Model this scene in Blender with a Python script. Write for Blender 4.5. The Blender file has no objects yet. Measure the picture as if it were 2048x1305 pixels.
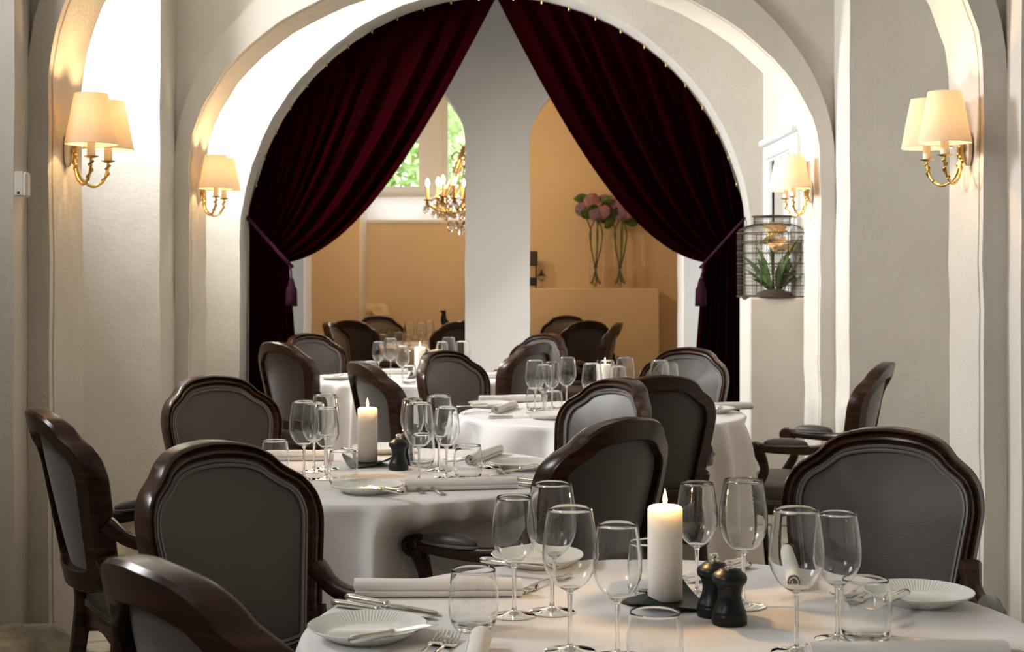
import bpy, math, random
import numpy as np
from mathutils import Vector, Matrix
random.seed(11)
rng = np.random.default_rng(5)
sc = bpy.context.scene
COL = sc.collection
PI = math.pi
R = math.radians

# ------------------------------------------------------------------ camera
F, H0, Y0, CX = 2900.0, 1.33, 551.0, 1024.0      # focal length in pixels, eye height, horizon row, centre column
cd = bpy.data.cameras.new('camera')
cam = bpy.data.objects.new('camera', cd)
COL.objects.link(cam)
cam.location = (0, 0, H0)
cam.rotation_euler = (R(90), 0, 0)
cd.sensor_width = 36
cd.lens = F / 2048 * 36
cd.shift_y = -(652.5 - Y0) / 2048
cd.clip_start = 0.05
cd.dof.use_dof = True
cd.dof.focus_distance = 3.3
cd.dof.aperture_fstop = 9.0
sc.camera = cam

# ------------------------------------------------------------------ world, exposure
w = bpy.data.worlds.new('world')
sc.world = w
w.use_nodes = True
bg = w.node_tree.nodes['Background']
bg.inputs[0].default_value = (0.86, 0.93, 1.0, 1)
bg.inputs[1].default_value = 4.5
vs = sc.view_settings
vs.view_transform = 'Standard'
vs.look = 'None'
vs.gamma = 1
vs.use_curve_mapping = False
vs.exposure = 0.22
cy = sc.cycles
cy.max_bounces = 14
cy.diffuse_bounces = 5
cy.glossy_bounces = 5
cy.transmission_bounces = 14
cy.transparent_max_bounces = 24
cy.sample_clamp_indirect = 4
cy.use_denoising = True
cy.caustics_reflective = False
cy.blur_glossy = 0.5

# ------------------------------------------------------------------ daylight through the high windows of the left wall, one of them added
def area(name, loc, direction, sx, sy, power, color):
    l = bpy.data.lights.new(name, 'AREA')
    l.shape = 'RECTANGLE'
    l.size, l.size_y = sx, sy
    l.energy = power
    l.color = color
    o = bpy.data.objects.new(name, l)
    COL.objects.link(o)
    o.location = loc
    o.rotation_euler = Vector(direction).to_track_quat('-Z', 'Z').to_euler()
    return o
DAY = (0.97, 0.985, 1.0)
WIN_X = -2.42
WINS = [(-0.4, 0.9, 75), (2.6, 3.9, 85), (5.25, 6.80, 235), (7.68, 8.62, 230)]      # y from, y to, power of each; first window added to light the pillar
for a, b, pw in WINS:
    area('daylight', (WIN_X - 0.44, (a + b) / 2, 2.74), (1, 0.0, -0.30), b - a - 0.02, 0.84, pw, DAY)
area('daylight_back_room', (-0.75, 14.05, 2.65), (0.1, -1, -0.3), 1.3, 0.9, 8, DAY)

# ------------------------------------------------------------------ helpers
def P(px, py, z=0.75):
    """pixel -> point on the horizontal plane at height z"""
    s = (py - Y0) / (H0 - z)
    return Vector(((px - CX) / s, F / s, z))
def Q(px, py, d):
    return Vector(((px - CX) * d / F, d, H0 + (Y0 - py) * d / F))

def link(name, me, mat=None, parent=None):
    o = bpy.data.objects.new(name, me)
    COL.objects.link(o)
    if mat is not None and len(me.materials) == 0:
        me.materials.append(mat)
    if parent is not None:
        o.parent = parent
    return o
def mk(name, V, Fc, mat, parent=None, smooth=True, angle=40):
    me = bpy.data.meshes.new(name)
    me.from_pydata([tuple(map(float, v)) for v in V], [], [tuple(map(int, f)) for f in Fc])
    me.validate()
    if smooth:
        me.polygons.foreach_set('use_smooth', [True] * len(me.polygons))
        if angle < 170:
            me.set_sharp_from_angle(angle=R(angle))
    me.update()
    return link(name, me, mat, parent)
def empty(name, loc=(0, 0, 0), rz=0.0):
    o = bpy.data.objects.new(name, None)
    COL.objects.link(o)
    o.location = loc
    o.rotation_euler = (0, 0, rz)
    o.empty_display_size = 0.1
    return o
def tag(o, label, cat=None, group=None, kind=None):
    if label: o['label'] = label
    if cat: o['category'] = cat
    if group: o['group'] = group
    if kind: o['kind'] = kind
    return o
def struct(o, label=None):
    o['kind'] = 'structure'
    if label: o['label'] = label
    return o
def copy_tree(o, parent=None):
    c = o.copy()
    COL.objects.link(c)
    c.parent = parent
    for ch in o.children:
        copy_tree(ch, c)
    return c

class MB:
    """collects shapes into one mesh"""
    def __init__(self):
        self.V, self.F = [], []
    def add(self, V, Fc):
        n = len(self.V)
        self.V += [tuple(v) for v in V]
        self.F += [tuple(i + n for i in f) for f in Fc]
        return self
    def build(self, name, mat, parent=None, smooth=True, angle=40):
        return mk(name, self.V, self.F, mat, parent, smooth, angle)

def box(x0, x1, y0, y1, z0, z1):
    V = [(x, y, z) for z in (z0, z1) for y in (y0, y1) for x in (x0, x1)]
    return V, [(0, 2, 3, 1), (4, 5, 7, 6), (0, 1, 5, 4), (2, 6, 7, 3), (0, 4, 6, 2), (1, 3, 7, 5)]
def bbox_(x0, x1, y0, y1, z0, z1, b):
    """box with chamfered edges"""
    V, Fc = [], []
    bx = (x1 - x0) / 2; by = (y1 - y0) / 2; bz = (z1 - z0) / 2
    c = ((x0 + x1) / 2, (y0 + y1) / 2, (z0 + z1) / 2)
    idx = {}
    for sx in (-1, 1):
        for sy in (-1, 1):
            for sz in (-1, 1):
                for ax in range(3):
                    p = [sx * bx, sy * by, sz * bz]
                    for k in range(3):
                        if k != ax: p[k] -= (sx, sy, sz)[k] * b
                    idx[(sx, sy, sz, ax)] = len(V)
                    V.append((c[0] + p[0], c[1] + p[1], c[2] + p[2]))
    q = [(-1, -1), (1, -1), (1, 1), (-1, 1)]
    for s in (-1, 1):
        Fc.append([idx[(s, a, e, 0)] for a, e in q][::s])
        Fc.append([idx[(a, s, e, 1)] for a, e in q][::-s])
        Fc.append([idx[(a, e, s, 2)] for a, e in q][::s])
    for s in (-1, 1):
        for t in (-1, 1):
            Fc.append([idx[(-1, s, t, 1)], idx[(1, s, t, 1)], idx[(1, s, t, 2)], idx[(-1, s, t, 2)]])
            Fc.append([idx[(s, -1, t, 0)], idx[(s, 1, t, 0)], idx[(s, 1, t, 2)], idx[(s, -1, t, 2)]])
            Fc.append([idx[(s, t, -1, 0)], idx[(s, t, 1, 0)], idx[(s, t, 1, 1)], idx[(s, t, -1, 1)]])
    for sx in (-1, 1):
        for sy in (-1, 1):
            for sz in (-1, 1):
                Fc.append([idx[(sx, sy, sz, k)] for k in range(3)])
    return V, Fc

def loft(rings, closed=True, cap0=False, cap1=False, loop=False):
    n = len(rings[0]); V = []; Fc = []
    for r in rings: V += [tuple(p) for p in r]
    m = len(rings)
    for i in range(m if loop else m - 1):
        a = i * n; b = ((i + 1) % m) * n
        for j in range(n if closed else n - 1):
            k = (j + 1) % n
            Fc.append((a + j, a + k, b + k, b + j))
    if cap0: Fc.append(tuple(range(n))[::-1])
    if cap1: Fc.append(tuple(range((m - 1) * n, m * n)))
    return V, Fc
def lathe(prof, n=32, c=(0, 0, 0), closed=False):
    """profile of (r, z); r = 0 makes a pole"""
    V, Fc, rows = [], [], []
    ang = np.linspace(0, 2 * PI, n, endpoint=False)
    ca, sa = np.cos(ang), np.sin(ang)
    for r, z in prof:
        if r < 1e-7:
            rows.append([len(V)]); V.append((c[0], c[1], c[2] + z))
        else:
            rows.append(list(range(len(V), len(V) + n)))
            V += [(c[0] + r * ca[k], c[1] + r * sa[k], c[2] + z) for k in range(n)]
    prs = list(zip(rows[:-1], rows[1:]))
    if closed: prs.append((rows[-1], rows[0]))
    for A, B in prs:
        if len(A) == 1 and len(B) == 1: continue
        for k in range(n):
            l = (k + 1) % n
            if len(A) == 1: Fc.append((A[0], B[l], B[k]))
            elif len(B) == 1: Fc.append((A[k], A[l], B[0]))
            else: Fc.append((A[k], A[l], B[l], B[k]))
    return V, Fc
def cr(pts, n, closed=False):
    """Catmull-Rom through control points, n samples"""
    p = np.array(pts, float)
    m = len(p)
    if closed:
        t = np.linspace(0, m, n, endpoint=False)
    else:
        t = np.linspace(0, m - 1, n)
    out = []
    for x in t:
        i = int(x); f = x - i
        if not closed and i >= m - 1: i, f = m - 2, 1.0
        g = (lambda k: p[k % m]) if closed else (lambda k: p[k] if 0 <= k < m else (2 * p[0] - p[1] if k < 0 else 2 * p[-1] - p[-2]))
        a, b, c_, d = g(i - 1), g(i), g(i + 1), g(i + 2)
        out.append(0.5 * (2 * b + (c_ - a) * f + (2 * a - 5 * b + 4 * c_ - d) * f * f + (3 * b - a - 3 * c_ + d) * f ** 3))
    return np.array(out)
def tube(path, rad, n=8, closed=False, sq=1.0, up=(0, 0, 1), cap=True):
    """sweep an ellipse (ra sideways, rb along up) along a path; sq<1 squarer"""
    p = np.array(path, float); m = len(p)
    rr = np.array(rad, float)
    if rr.ndim == 0: rr = np.tile([[float(rr), float(rr)]], (m, 1))
    elif rr.ndim == 1 and len(rr) == 2 and m != 2: rr = np.tile(rr, (m, 1))
    elif rr.ndim == 1: rr = np.stack([rr, rr], 1)
    if closed: T = np.roll(p, -1, 0) - np.roll(p, 1, 0)
    else: T = np.gradient(p, axis=0)
    T /= np.linalg.norm(T, axis=1)[:, None] + 1e-12
    U = np.array(up, float)
    rings = []
    a = np.linspace(0, 2 * PI, n, endpoint=False) + PI / n
    ca, sa = np.cos(a), np.sin(a)
    ca = np.sign(ca) * np.abs(ca) ** sq; sa = np.sign(sa) * np.abs(sa) ** sq
    for i in range(m):
        S = np.cross(T[i], U)
        if np.linalg.norm(S) < 1e-4: S = np.cross(T[i], U + np.array([0.3, 0.7, 0.1]))
        S /= np.linalg.norm(S)
        N = np.cross(S, T[i])
        U = U if abs(np.dot(T[i], U)) < 0.9 else N
        rings.append(p[i] + np.outer(ca * rr[i, 0], S) + np.outer(sa * rr[i, 1], N))
    return loft(rings, True, cap and not closed, cap and not closed, loop=closed)
def ball(c, r, n=10, m=6):
    rx, ry, rz = (r, r, r) if np.isscalar(r) else r
    V, Fc = lathe([(math.sin(PI * k / m), -math.cos(PI * k / m)) if 0 < k < m else (0, -1 if k == 0 else 1) for k in range(m + 1)], n)
    return [(c[0] + v[0] * rx, c[1] + v[1] * ry, c[2] + v[2] * rz) for v in V], Fc
def xform(VF, M):
    V, Fc = VF
    return [tuple(M @ Vector(v)) for v in V], Fc

# ------------------------------------------------------------------ materials
def mat(name, color, rough=0.5, metal=0.0, spec=0.5, **kw):
    m = bpy.data.materials.new(name)
    m.use_nodes = True
    b = m.node_tree.nodes['Principled BSDF']
    b.inputs['Base Color'].default_value = (*color, 1)
    b.inputs['Roughness'].default_value = rough
    b.inputs['Metallic'].default_value = metal
    b.inputs['Specular IOR Level'].default_value = spec
    for k, v in kw.items():
        b.inputs[k.replace('_', ' ')].default_value = v
    return m
def nd(m, t, **kw):
    n = m.node_tree.nodes.new(t)
    for k, v in kw.items(): setattr(n, k, v)
    return n
def noise_color(m, c1, c2, scale=6, detail=5, stretch=(1, 1, 1), lo=0.35, hi=0.65):
    nt = m.node_tree; b = nt.nodes['Principled BSDF']
    tc = nd(m, 'ShaderNodeTexCoord'); mp = nd(m, 'ShaderNodeMapping')
    mp.inputs['Scale'].default_value = stretch
    n = nd(m, 'ShaderNodeTexNoise')
    n.inputs['Scale'].default_value = scale; n.inputs['Detail'].default_value = detail
    r = nd(m, 'ShaderNodeValToRGB')
    r.color_ramp.elements[0].position = lo; r.color_ramp.elements[1].position = hi
    r.color_ramp.elements[0].color = (*c1, 1); r.color_ramp.elements[1].color = (*c2, 1)
    nt.links.new(tc.outputs['Object'], mp.inputs['Vector'])
    nt.links.new(mp.outputs[0], n.inputs['Vector'])
    nt.links.new(n.outputs['Fac'], r.inputs[0])
    nt.links.new(r.outputs[0], b.inputs['Base Color'])
    return n
def bump(m, scale=30, strength=0.3, dist=0.01, detail=4, stretch=(1, 1, 1), kind='ShaderNodeTexNoise', scale2=None, w2=1.0):
    nt = m.node_tree; b = nt.nodes['Principled BSDF']
    tc = nd(m, 'ShaderNodeTexCoord'); mp = nd(m, 'ShaderNodeMapping')
    mp.inputs['Scale'].default_value = stretch
    n = nd(m, kind)
    n.inputs['Scale'].default_value = scale
    if 'Detail' in n.inputs: n.inputs['Detail'].default_value = detail
    bp = nd(m, 'ShaderNodeBump')
    bp.inputs['Strength'].default_value = strength; bp.inputs['Distance'].default_value = dist
    nt.links.new(tc.outputs['Object'], mp.inputs['Vector'])
    nt.links.new(mp.outputs[0], n.inputs['Vector'])
    out = n.outputs['Fac'] if 'Fac' in n.outputs else n.outputs[0]
    if scale2:
        n2 = nd(m, 'ShaderNodeTexNoise'); n2.inputs['Scale'].default_value = scale2; n2.inputs['Detail'].default_value = 3
        nt.links.new(mp.outputs[0], n2.inputs['Vector'])
        ad = nd(m, 'ShaderNodeMath', operation='MULTIPLY_ADD')
        nt.links.new(n2.outputs['Fac'], ad.inputs[0]); ad.inputs[1].default_value = w2
        nt.links.new(out, ad.inputs[2]); out = ad.outputs[0]
    nt.links.new(out, bp.inputs['Height'])
    nt.links.new(bp.outputs[0], b.inputs['Normal'])

M = {}
M['plaster'] = mat('white_plaster', (0.58, 0.54, 0.48), 0.75, spec=0.25)
noise_color(M['plaster'], (0.555, 0.52, 0.46), (0.60, 0.565, 0.505), 2.5, 4)
bump(M['plaster'], 75, 0.42, 0.006, 6, scale2=5, w2=3.5)
M['plaster_lit'] = mat('lit_plaster', (0.86, 0.85, 0.83), 0.75, spec=0.25)  # whiter plaster copy: light missing on the pillar wall put into its colour
bump(M['plaster_lit'], 55, 0.3, 0.006, 4, scale2=7, w2=2.2)
M['cream'] = mat('cream_plaster', (0.74, 0.61, 0.44), 0.8, spec=0.2)
bump(M['cream'], 60, 0.25, 0.005, 3, scale2=6, w2=2)
M['floor'] = mat('stone_slab', (0.42, 0.38, 0.31), 0.7)
noise_color(M['floor'], (0.33, 0.30, 0.24), (0.50, 0.46, 0.38), 5, 6)
bump(M['floor'], 20, 0.3, 0.006)
M['mortar'] = mat('floor_mortar', (0.20, 0.18, 0.15), 0.9)
bump(M['mortar'], 60, 0.4, 0.006)
M['rock'] = mat('rough_rock', (0.33, 0.28, 0.20), 0.85)
noise_color(M['rock'], (0.16, 0.14, 0.10), (0.46, 0.40, 0.29), 7, 8)
bump(M['rock'], 16, 0.8, 0.02, 8)
M['wood'] = mat('dark_walnut', (0.05, 0.024, 0.014), 0.26, spec=0.4)
noise_color(M['wood'], (0.016, 0.0062, 0.0034), (0.045, 0.017, 0.0085), 9, 6, (1, 1, 7))
M['fabric'] = mat('grey_silk', (0.056, 0.046, 0.041), 0.44, spec=0.42)
M['fabric'].node_tree.nodes['Principled BSDF'].inputs['Sheen Weight'].default_value = 0.25
bump(M['fabric'], 130, 0.18, 0.002, 3, (0.5, 0.5, 3.5))
M['piping'] = mat('grey_piping', (0.14, 0.13, 0.125), 0.5)
M['cloth'] = mat('white_linen', (0.80, 0.78, 0.78), 0.75, spec=0.25)
M['cloth'].node_tree.nodes['Principled BSDF'].inputs['Sheen Weight'].default_value = 0.15
bump(M['cloth'], 240, 0.12, 0.0015, 2, (1, 1, 2))
M['napkin'] = mat('napkin_linen', (0.82, 0.79, 0.76), 0.75, spec=0.2)
bump(M['napkin'], 300, 0.15, 0.001, 2)
M['porcelain'] = mat('white_porcelain', (0.80, 0.80, 0.75), 0.12, spec=0.5)
M['steel'] = mat('polished_silver', (0.75, 0.73, 0.68), 0.12, 1.0)
M['brass'] = mat('polished_brass', (0.78, 0.52, 0.17), 0.2, 1.0)
M['brass_dark'] = mat('aged_brass', (0.42, 0.28, 0.10), 0.3, 1.0)
M['black'] = mat('matt_black_wood', (0.007, 0.007, 0.008), 0.36, spec=0.35)
M['black_iron'] = mat('black_metal', (0.012, 0.012, 0.013), 0.45)
M['wick'] = mat('charred_wick', (0.01, 0.01, 0.01), 0.9)
M['wax'] = mat('white_wax', (0.92, 0.86, 0.78), 0.45, spec=0.4)
_b = M['wax'].node_tree.nodes['Principled BSDF']
_b.inputs['Subsurface Weight'].default_value = 1.0
_b.inputs['Subsurface Radius'].default_value = (1.0, 1.0, 1.0)
_b.inputs['Subsurface Scale'].default_value = 0.02
def glassmat(name, color=(1, 1, 1), ior=1.47, rough=0.0):
    m = bpy.data.materials.new(name); m.use_nodes = True
    nt = m.node_tree; nt.nodes.remove(nt.nodes['Principled BSDF'])
    g = nt.nodes.new('ShaderNodeBsdfGlass')
    g.inputs['Color'].default_value = (*color, 1); g.inputs['IOR'].default_value = ior; g.inputs['Roughness'].default_value = rough
    nt.links.new(g.outputs[0], nt.nodes['Material Output'].inputs[0])
    return m
M['glass'] = glassmat('clear_crystal', (0.985, 0.99, 0.99), 1.48)
def pane_mat(name):
    m = bpy.data.materials.new(name); m.use_nodes = True
    nt = m.node_tree; nt.nodes.remove(nt.nodes['Principled BSDF'])
    t = nt.nodes.new('ShaderNodeBsdfTransparent'); t.inputs[0].default_value = (0.95, 0.97, 0.96, 1)
    g = nt.nodes.new('ShaderNodeBsdfGlossy'); g.inputs['Roughness'].default_value = 0.02
    f = nt.nodes.new('ShaderNodeFresnel'); f.inputs[0].default_value = 1.45
    mx = nt.nodes.new('ShaderNodeMixShader')
    nt.links.new(f.outputs[0], mx.inputs[0]); nt.links.new(t.outputs[0], mx.inputs[1]); nt.links.new(g.outputs[0], mx.inputs[2])
    nt.links.new(mx.outputs[0], nt.nodes['Material Output'].inputs[0])
    return m
M['pane'] = pane_mat('window_glass')
def emit(name, color, strength):
    m = bpy.data.materials.new(name); m.use_nodes = True
    nt = m.node_tree; nt.nodes.remove(nt.nodes['Principled BSDF'])
    e = nt.nodes.new('ShaderNodeEmission'); e.inputs[0].default_value = (*color, 1); e.inputs[1].default_value = strength
    nt.links.new(e.outputs[0], nt.nodes['Material Output'].inputs[0])
    return m
WARM = (1.0, 0.60, 0.24)
M['flame'] = emit('candle_flame', (1.0, 0.62, 0.20), 14)
M['bulb'] = emit('warm_bulb', (1.0, 0.66, 0.32), 12)
M['flamebulb'] = emit('chandelier_bulb', (1.0, 0.70, 0.36), 16)
def translucent(name, color, tr=0.6):
    m = bpy.data.materials.new(name); m.use_nodes = True
    nt = m.node_tree; nt.nodes.remove(nt.nodes['Principled BSDF'])
    d = nt.nodes.new('ShaderNodeBsdfDiffuse'); d.inputs[0].default_value = (*color, 1)
    t = nt.nodes.new('ShaderNodeBsdfTranslucent'); t.inputs[0].default_value = (*color, 1)
    mx = nt.nodes.new('ShaderNodeMixShader'); mx.inputs[0].default_value = tr
    nt.links.new(d.outputs[0], mx.inputs[1]); nt.links.new(t.outputs[0], mx.inputs[2])
    nt.links.new(mx.outputs[0], nt.nodes['Material Output'].inputs[0])
    return m
M['shade'] = translucent('silk_lampshade', (0.90, 0.82, 0.70), 0.5)
M['amber'] = mat('amber_candle_sleeve', (0.80, 0.48, 0.14), 0.5)
M['sleeve'] = mat('ivory_sleeve', (0.85, 0.76, 0.62), 0.5)
M['velvet'] = mat('dark_red_velvet', (0.0070, 0.0003, 0.0007), 0.95, spec=0.0)
_b = M['velvet'].node_tree.nodes['Principled BSDF']
_b.inputs['Sheen Weight'].default_value = 0.12
_b.inputs['Sheen Roughness'].default_value = 0.35
_b.inputs['Sheen Tint'].default_value = (0.30, 0.006, 0.012, 1)
M['rope'] = mat('purple_cord', (0.05, 0.010, 0.030), 0.7, spec=0.08)
bump(M['rope'], 60, 0.8, 0.004, 1, kind='ShaderNodeTexWave')
M['tassel'] = mat('plum_tassel', (0.026, 0.006, 0.014), 0.85, spec=0.05)
bump(M['tassel'], 90, 0.7, 0.004, 1, (1, 1, 0.1))
M['paint'] = mat('white_gloss_paint', (0.76, 0.77, 0.76), 0.4)
M['plastic'] = mat('white_plastic', (0.70, 0.68, 0.60), 0.4)
M['wire'] = mat('rusty_wire', (0.045, 0.030, 0.020), 0.6, 0.3)
M['leaf'] = mat('dark_green_leaf', (0.035, 0.085, 0.018), 0.45)
noise_color(M['leaf'], (0.045, 0.11, 0.022), (0.11, 0.21, 0.05), 14, 3)
M['leaf_out'] = mat('sunlit_leaf', (0.55, 0.62, 0.34), 0.7)
M['petal_peach'] = mat('peach_petal', (0.88, 0.60, 0.32), 0.6)
M['petal_yellow'] = mat('yellow_petal', (0.90, 0.78, 0.42), 0.6)
M['petal_pink'] = mat('pink_petal', (0.52, 0.30, 0.36), 0.7)
M['petal_pale'] = mat('pale_pink_petal', (0.66, 0.42, 0.47), 0.7)
M['petal_mauve'] = mat('mauve_petal', (0.38, 0.28, 0.42), 0.7)
M['stem'] = mat('green_stem', (0.10, 0.12, 0.03), 0.5)
M['bark'] = mat('tree_bark', (0.10, 0.08, 0.06), 0.9)
M['moss'] = mat('brown_moss', (0.06, 0.05, 0.03), 0.9)
M['lawn'] = mat('lawn', (0.16, 0.30, 0.07), 0.9)

# ================================================================== THE ROOM
def jitter(k, amp=0.004):
    return amp * (math.sin(k * 1.7) + math.sin(k * 0.63 + 1.1) + math.sin(k * 3.1 + 0.4)) / 2
def opening(xl, xr, spring, rise, xa, xb, ztop, n=40, seed=0, amp=0.004):
    """outline of an arched opening from the left foot over the crown to the right foot, with the matching rim points"""
    xc, a = (xl + xr) / 2, (xr - xl) / 2
    t = list(np.linspace(0, PI, n + 1))
    t.append(math.atan2((ztop - spring) * a / rise, xc - xa))
    t.append(PI - math.atan2((ztop - spring) * a / rise, xb - xc))
    t.sort()
    C, O = [], []
    zs = np.linspace(0, spring, 14)[:-1]
    for k, z in enumerate(zs):
        C.append((xl + jitter(seed + k, amp), z)); O.append((xa, z))
    for k, v in enumerate(t):
        dx, dz = -a * math.cos(v), rise * math.sin(v)
        j = 1 + jitter(seed + 20 + k, amp) / a
        C.append((xc + dx * j, spring + dz * j))
        f = 1e9
        if dx < -1e-9: f = min(f, (xa - xc) / dx)
        if dx > 1e-9: f = min(f, (xb - xc) / dx)
        if dz > 1e-9: f = min(f, (ztop - spring) / dz)
        O.append((xc + dx * f, spring + dz * f))
    for k, z in enumerate(zs[::-1]):
        C.append((xr + jitter(seed + 60 + k, amp), z)); O.append((xb, z))
    return C, O
def arch_plate(name, y0, y1, C, O, m, label):
    n = len(C)
    V = [(x, y0, z) for x, z in C] + [(x, y0, z) for x, z in O] + [(x, y1, z) for x, z in C] + [(x, y1, z) for x, z in O]
    Fc = []
    for i in range(n - 1):
        Fc.append((i, i + 1, n + i + 1, n + i))
        Fc.append((2 * n + i, 3 * n + i, 3 * n + i + 1, 2 * n + i + 1))
        Fc.append((i, 2 * n + i, 2 * n + i + 1, i + 1))
        Fc.append((n + i, n + i + 1, 3 * n + i + 1, 3 * n + i))
    return struct(mk(name, V, Fc, m, angle=30), label)
def rib(name, y0, y1, Ci, Ce, m, label, parent=None):
    n = len(Ci)
    V = [(x, y0, z) for x, z in Ci] + [(x, y0, z) for x, z in Ce] + [(x, y1, z) for x, z in Ci] + [(x, y1, z) for x, z in Ce]
    Fc = []
    for i in range(n - 1):
        Fc.append((i, i + 1, n + i + 1, n + i))
        Fc.append((i, 2 * n + i, 2 * n + i + 1, i + 1))
        Fc.append((n + i, n + i + 1, 3 * n + i + 1, 3 * n + i))
    return struct(mk(name, V, Fc, m, angle=30), label)

XA, XB, ZT = -2.45, 2.25, 3.55
pl = M['plaster']
# first arch (with the two larger-looking wall lamps)
def lamp_arch(tagname, yo, yr, yb, xl, xr, el, er, spring, rise, erise, espring, seed, words):
    C, O = opening(xl, xr, spring, rise, XA, XB, ZT, seed=seed)
    arch_plate('wall_' + tagname, yr + 0.035, yb, C, O, pl, 'white plaster wall pierced by ' + words)
    Ci, _ = opening(xl, xr, spring, rise, XA, XB, ZT, seed=seed)
    # extrados with the same number of points
    xc, a = (el + er) / 2, (er - el) / 2
    Ce = []
    k0 = 13
    for i, (x, z) in enumerate(Ci):
        if i < k0: Ce.append((el, z))
        elif i >= len(Ci) - k0: Ce.append((er, z))
        else:
            xc0, a0 = (xl + xr) / 2, (xr - xl) / 2
            v = math.atan2((z - spring) / rise, -(x - xc0) / a0)
            Ce.append((xc - a * math.cos(v), espring + erise * math.sin(v)))
    rib('trim_' + tagname, yr, yr + 0.05, Ci, Ce, pl, 'plaster rib framing ' + words)
    # outer order: tall, nearly upright opening that steps towards the room
    C2, O2 = opening(el, er, 2.75, 0.65, XA, XB, ZT, seed=seed + 7, amp=0.003)
    arch_plate('wall_' + tagname + '_step', yo, yr + 0.04, C2, O2, pl, 'stepped outer face of the wall around ' + words)
lamp_arch('lamp_arch', 4.62, 4.75, 5.12, -1.517, 1.545, -1.587, 1.623, 1.98, 0.98, 1.16, 1.98, 3, 'the lamp arch farthest from the curtains')
lamp_arch('inner_arch', 6.90, 7.20, 7.60, -1.604, 1.532, -1.675, 1.606, 1.876, 1.016, 1.236, 1.883, 41, 'the lamp arch nearest the curtains')
C, O = opening(-1.69, 1.487, 1.53, 1.585, XA, XB, ZT, n=60, seed=90, amp=0.003)
arch_plate('wall_curtain_arch', 9.0, 9.42, C, O, pl, 'white plaster wall with the round arch that holds the curtains')
# twin-arch wall behind the curtain, with the pillar
def twin_wall():
    y0, y1 = 9.78, 10.16
    Cl, Ol = opening(-1.405, -0.316, 2.22, 0.50, XA - 0.3, -0.0975, ZT, n=28, seed=120, amp=0.003)
    Cr, Or = opening(0.121, 1.16, 2.22, 0.50, -0.0975, XB + 0.2, ZT, n=28, seed=150, amp=0.003)
    mb = MB()
    for C, O in ((Cl, Ol), (Cr, Or)):
        n = len(C)
        V = [(x, y0, z) for x, z in C] + [(x, y0, z) for x, z in O] + [(x, y1, z) for x, z in C] + [(x, y1, z) for x, z in O]
        Fc = []
        for i in range(n - 1):
            Fc += [(i, i + 1, n + i + 1, n + i), (2 * n + i, 3 * n + i, 3 * n + i + 1, 2 * n + i + 1), (i, 2 * n + i, 2 * n + i + 1, i + 1)]
        mb.add(V, Fc)
    struct(mb.build('wall_twin_arch', M['plaster_lit'], angle=30), 'white pillar wall with two small arches behind the curtains')
twin_wall()

# side walls
def wall_left():
    mb = MB()
    zs = [0, 2.30, 3.18, ZT]
    ys = [-3.0]
    for a, b, _ in WINS: ys += [a, b]
    ys.append(9.4)
    X0, X1 = WIN_X, WIN_X - 0.60
    for i in range(len(ys) - 1):
        for k in range(3):
            hole = (i % 2 == 1 and k == 1)
            if not hole:
                mb.add(*box(X1, X0, ys[i], ys[i + 1], zs[k], zs[k + 1]))
    struct(mb.build('wall_left', pl, smooth=False), 'left outer wall with high windows')
wall_left()
def bar_frame(mb, u0, u1, z0, z1, wd, put):
    for a, b, c, d in ((u0, u1, z0, z0 + wd), (u0, u1, z1 - wd, z1), (u0, u0 + wd, z0 + wd, z1 - wd), (u1 - wd, u1, z0 + wd, z1 - wd)):
        mb.add(*put(a, b, c, d))
for k, (a, b, _) in enumerate(WINS):  # the first frame belongs to the unseen window added for the pillar
    mb = MB()
    put = lambda u0, u1, z0, z1: box(WIN_X - 0.56, WIN_X - 0.50, u0, u1, z0, z1)
    bar_frame(mb, a, b, 2.30, 3.18, 0.06, put)
    mb.add(*put((a + b) / 2 - 0.03, (a + b) / 2 + 0.03, 2.36, 3.12))
    fr = struct(mb.build('window_%d' % (k + 2), M['paint'], smooth=False), 'unseen high white casement window in the left wall')
    for u0, u1 in ((a + 0.06, (a + b) / 2 - 0.03), ((a + b) / 2 + 0.03, b - 0.06)):
        mk('pane', *box(WIN_X - 0.535, WIN_X - 0.529, u0, u1, 2.36, 3.12), M['pane'], fr, smooth=False)
struct(mk('wall_right', *box(2.2, 2.45, -3.0, 9.4, 0, ZT), pl, smooth=False), 'plain right outer wall')
struct(mk('wall_rear', *box(-3.1, 2.5, -3.2, -3.0, 0, ZT), pl, smooth=False), 'plain end wall opposite the curtains')
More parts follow.
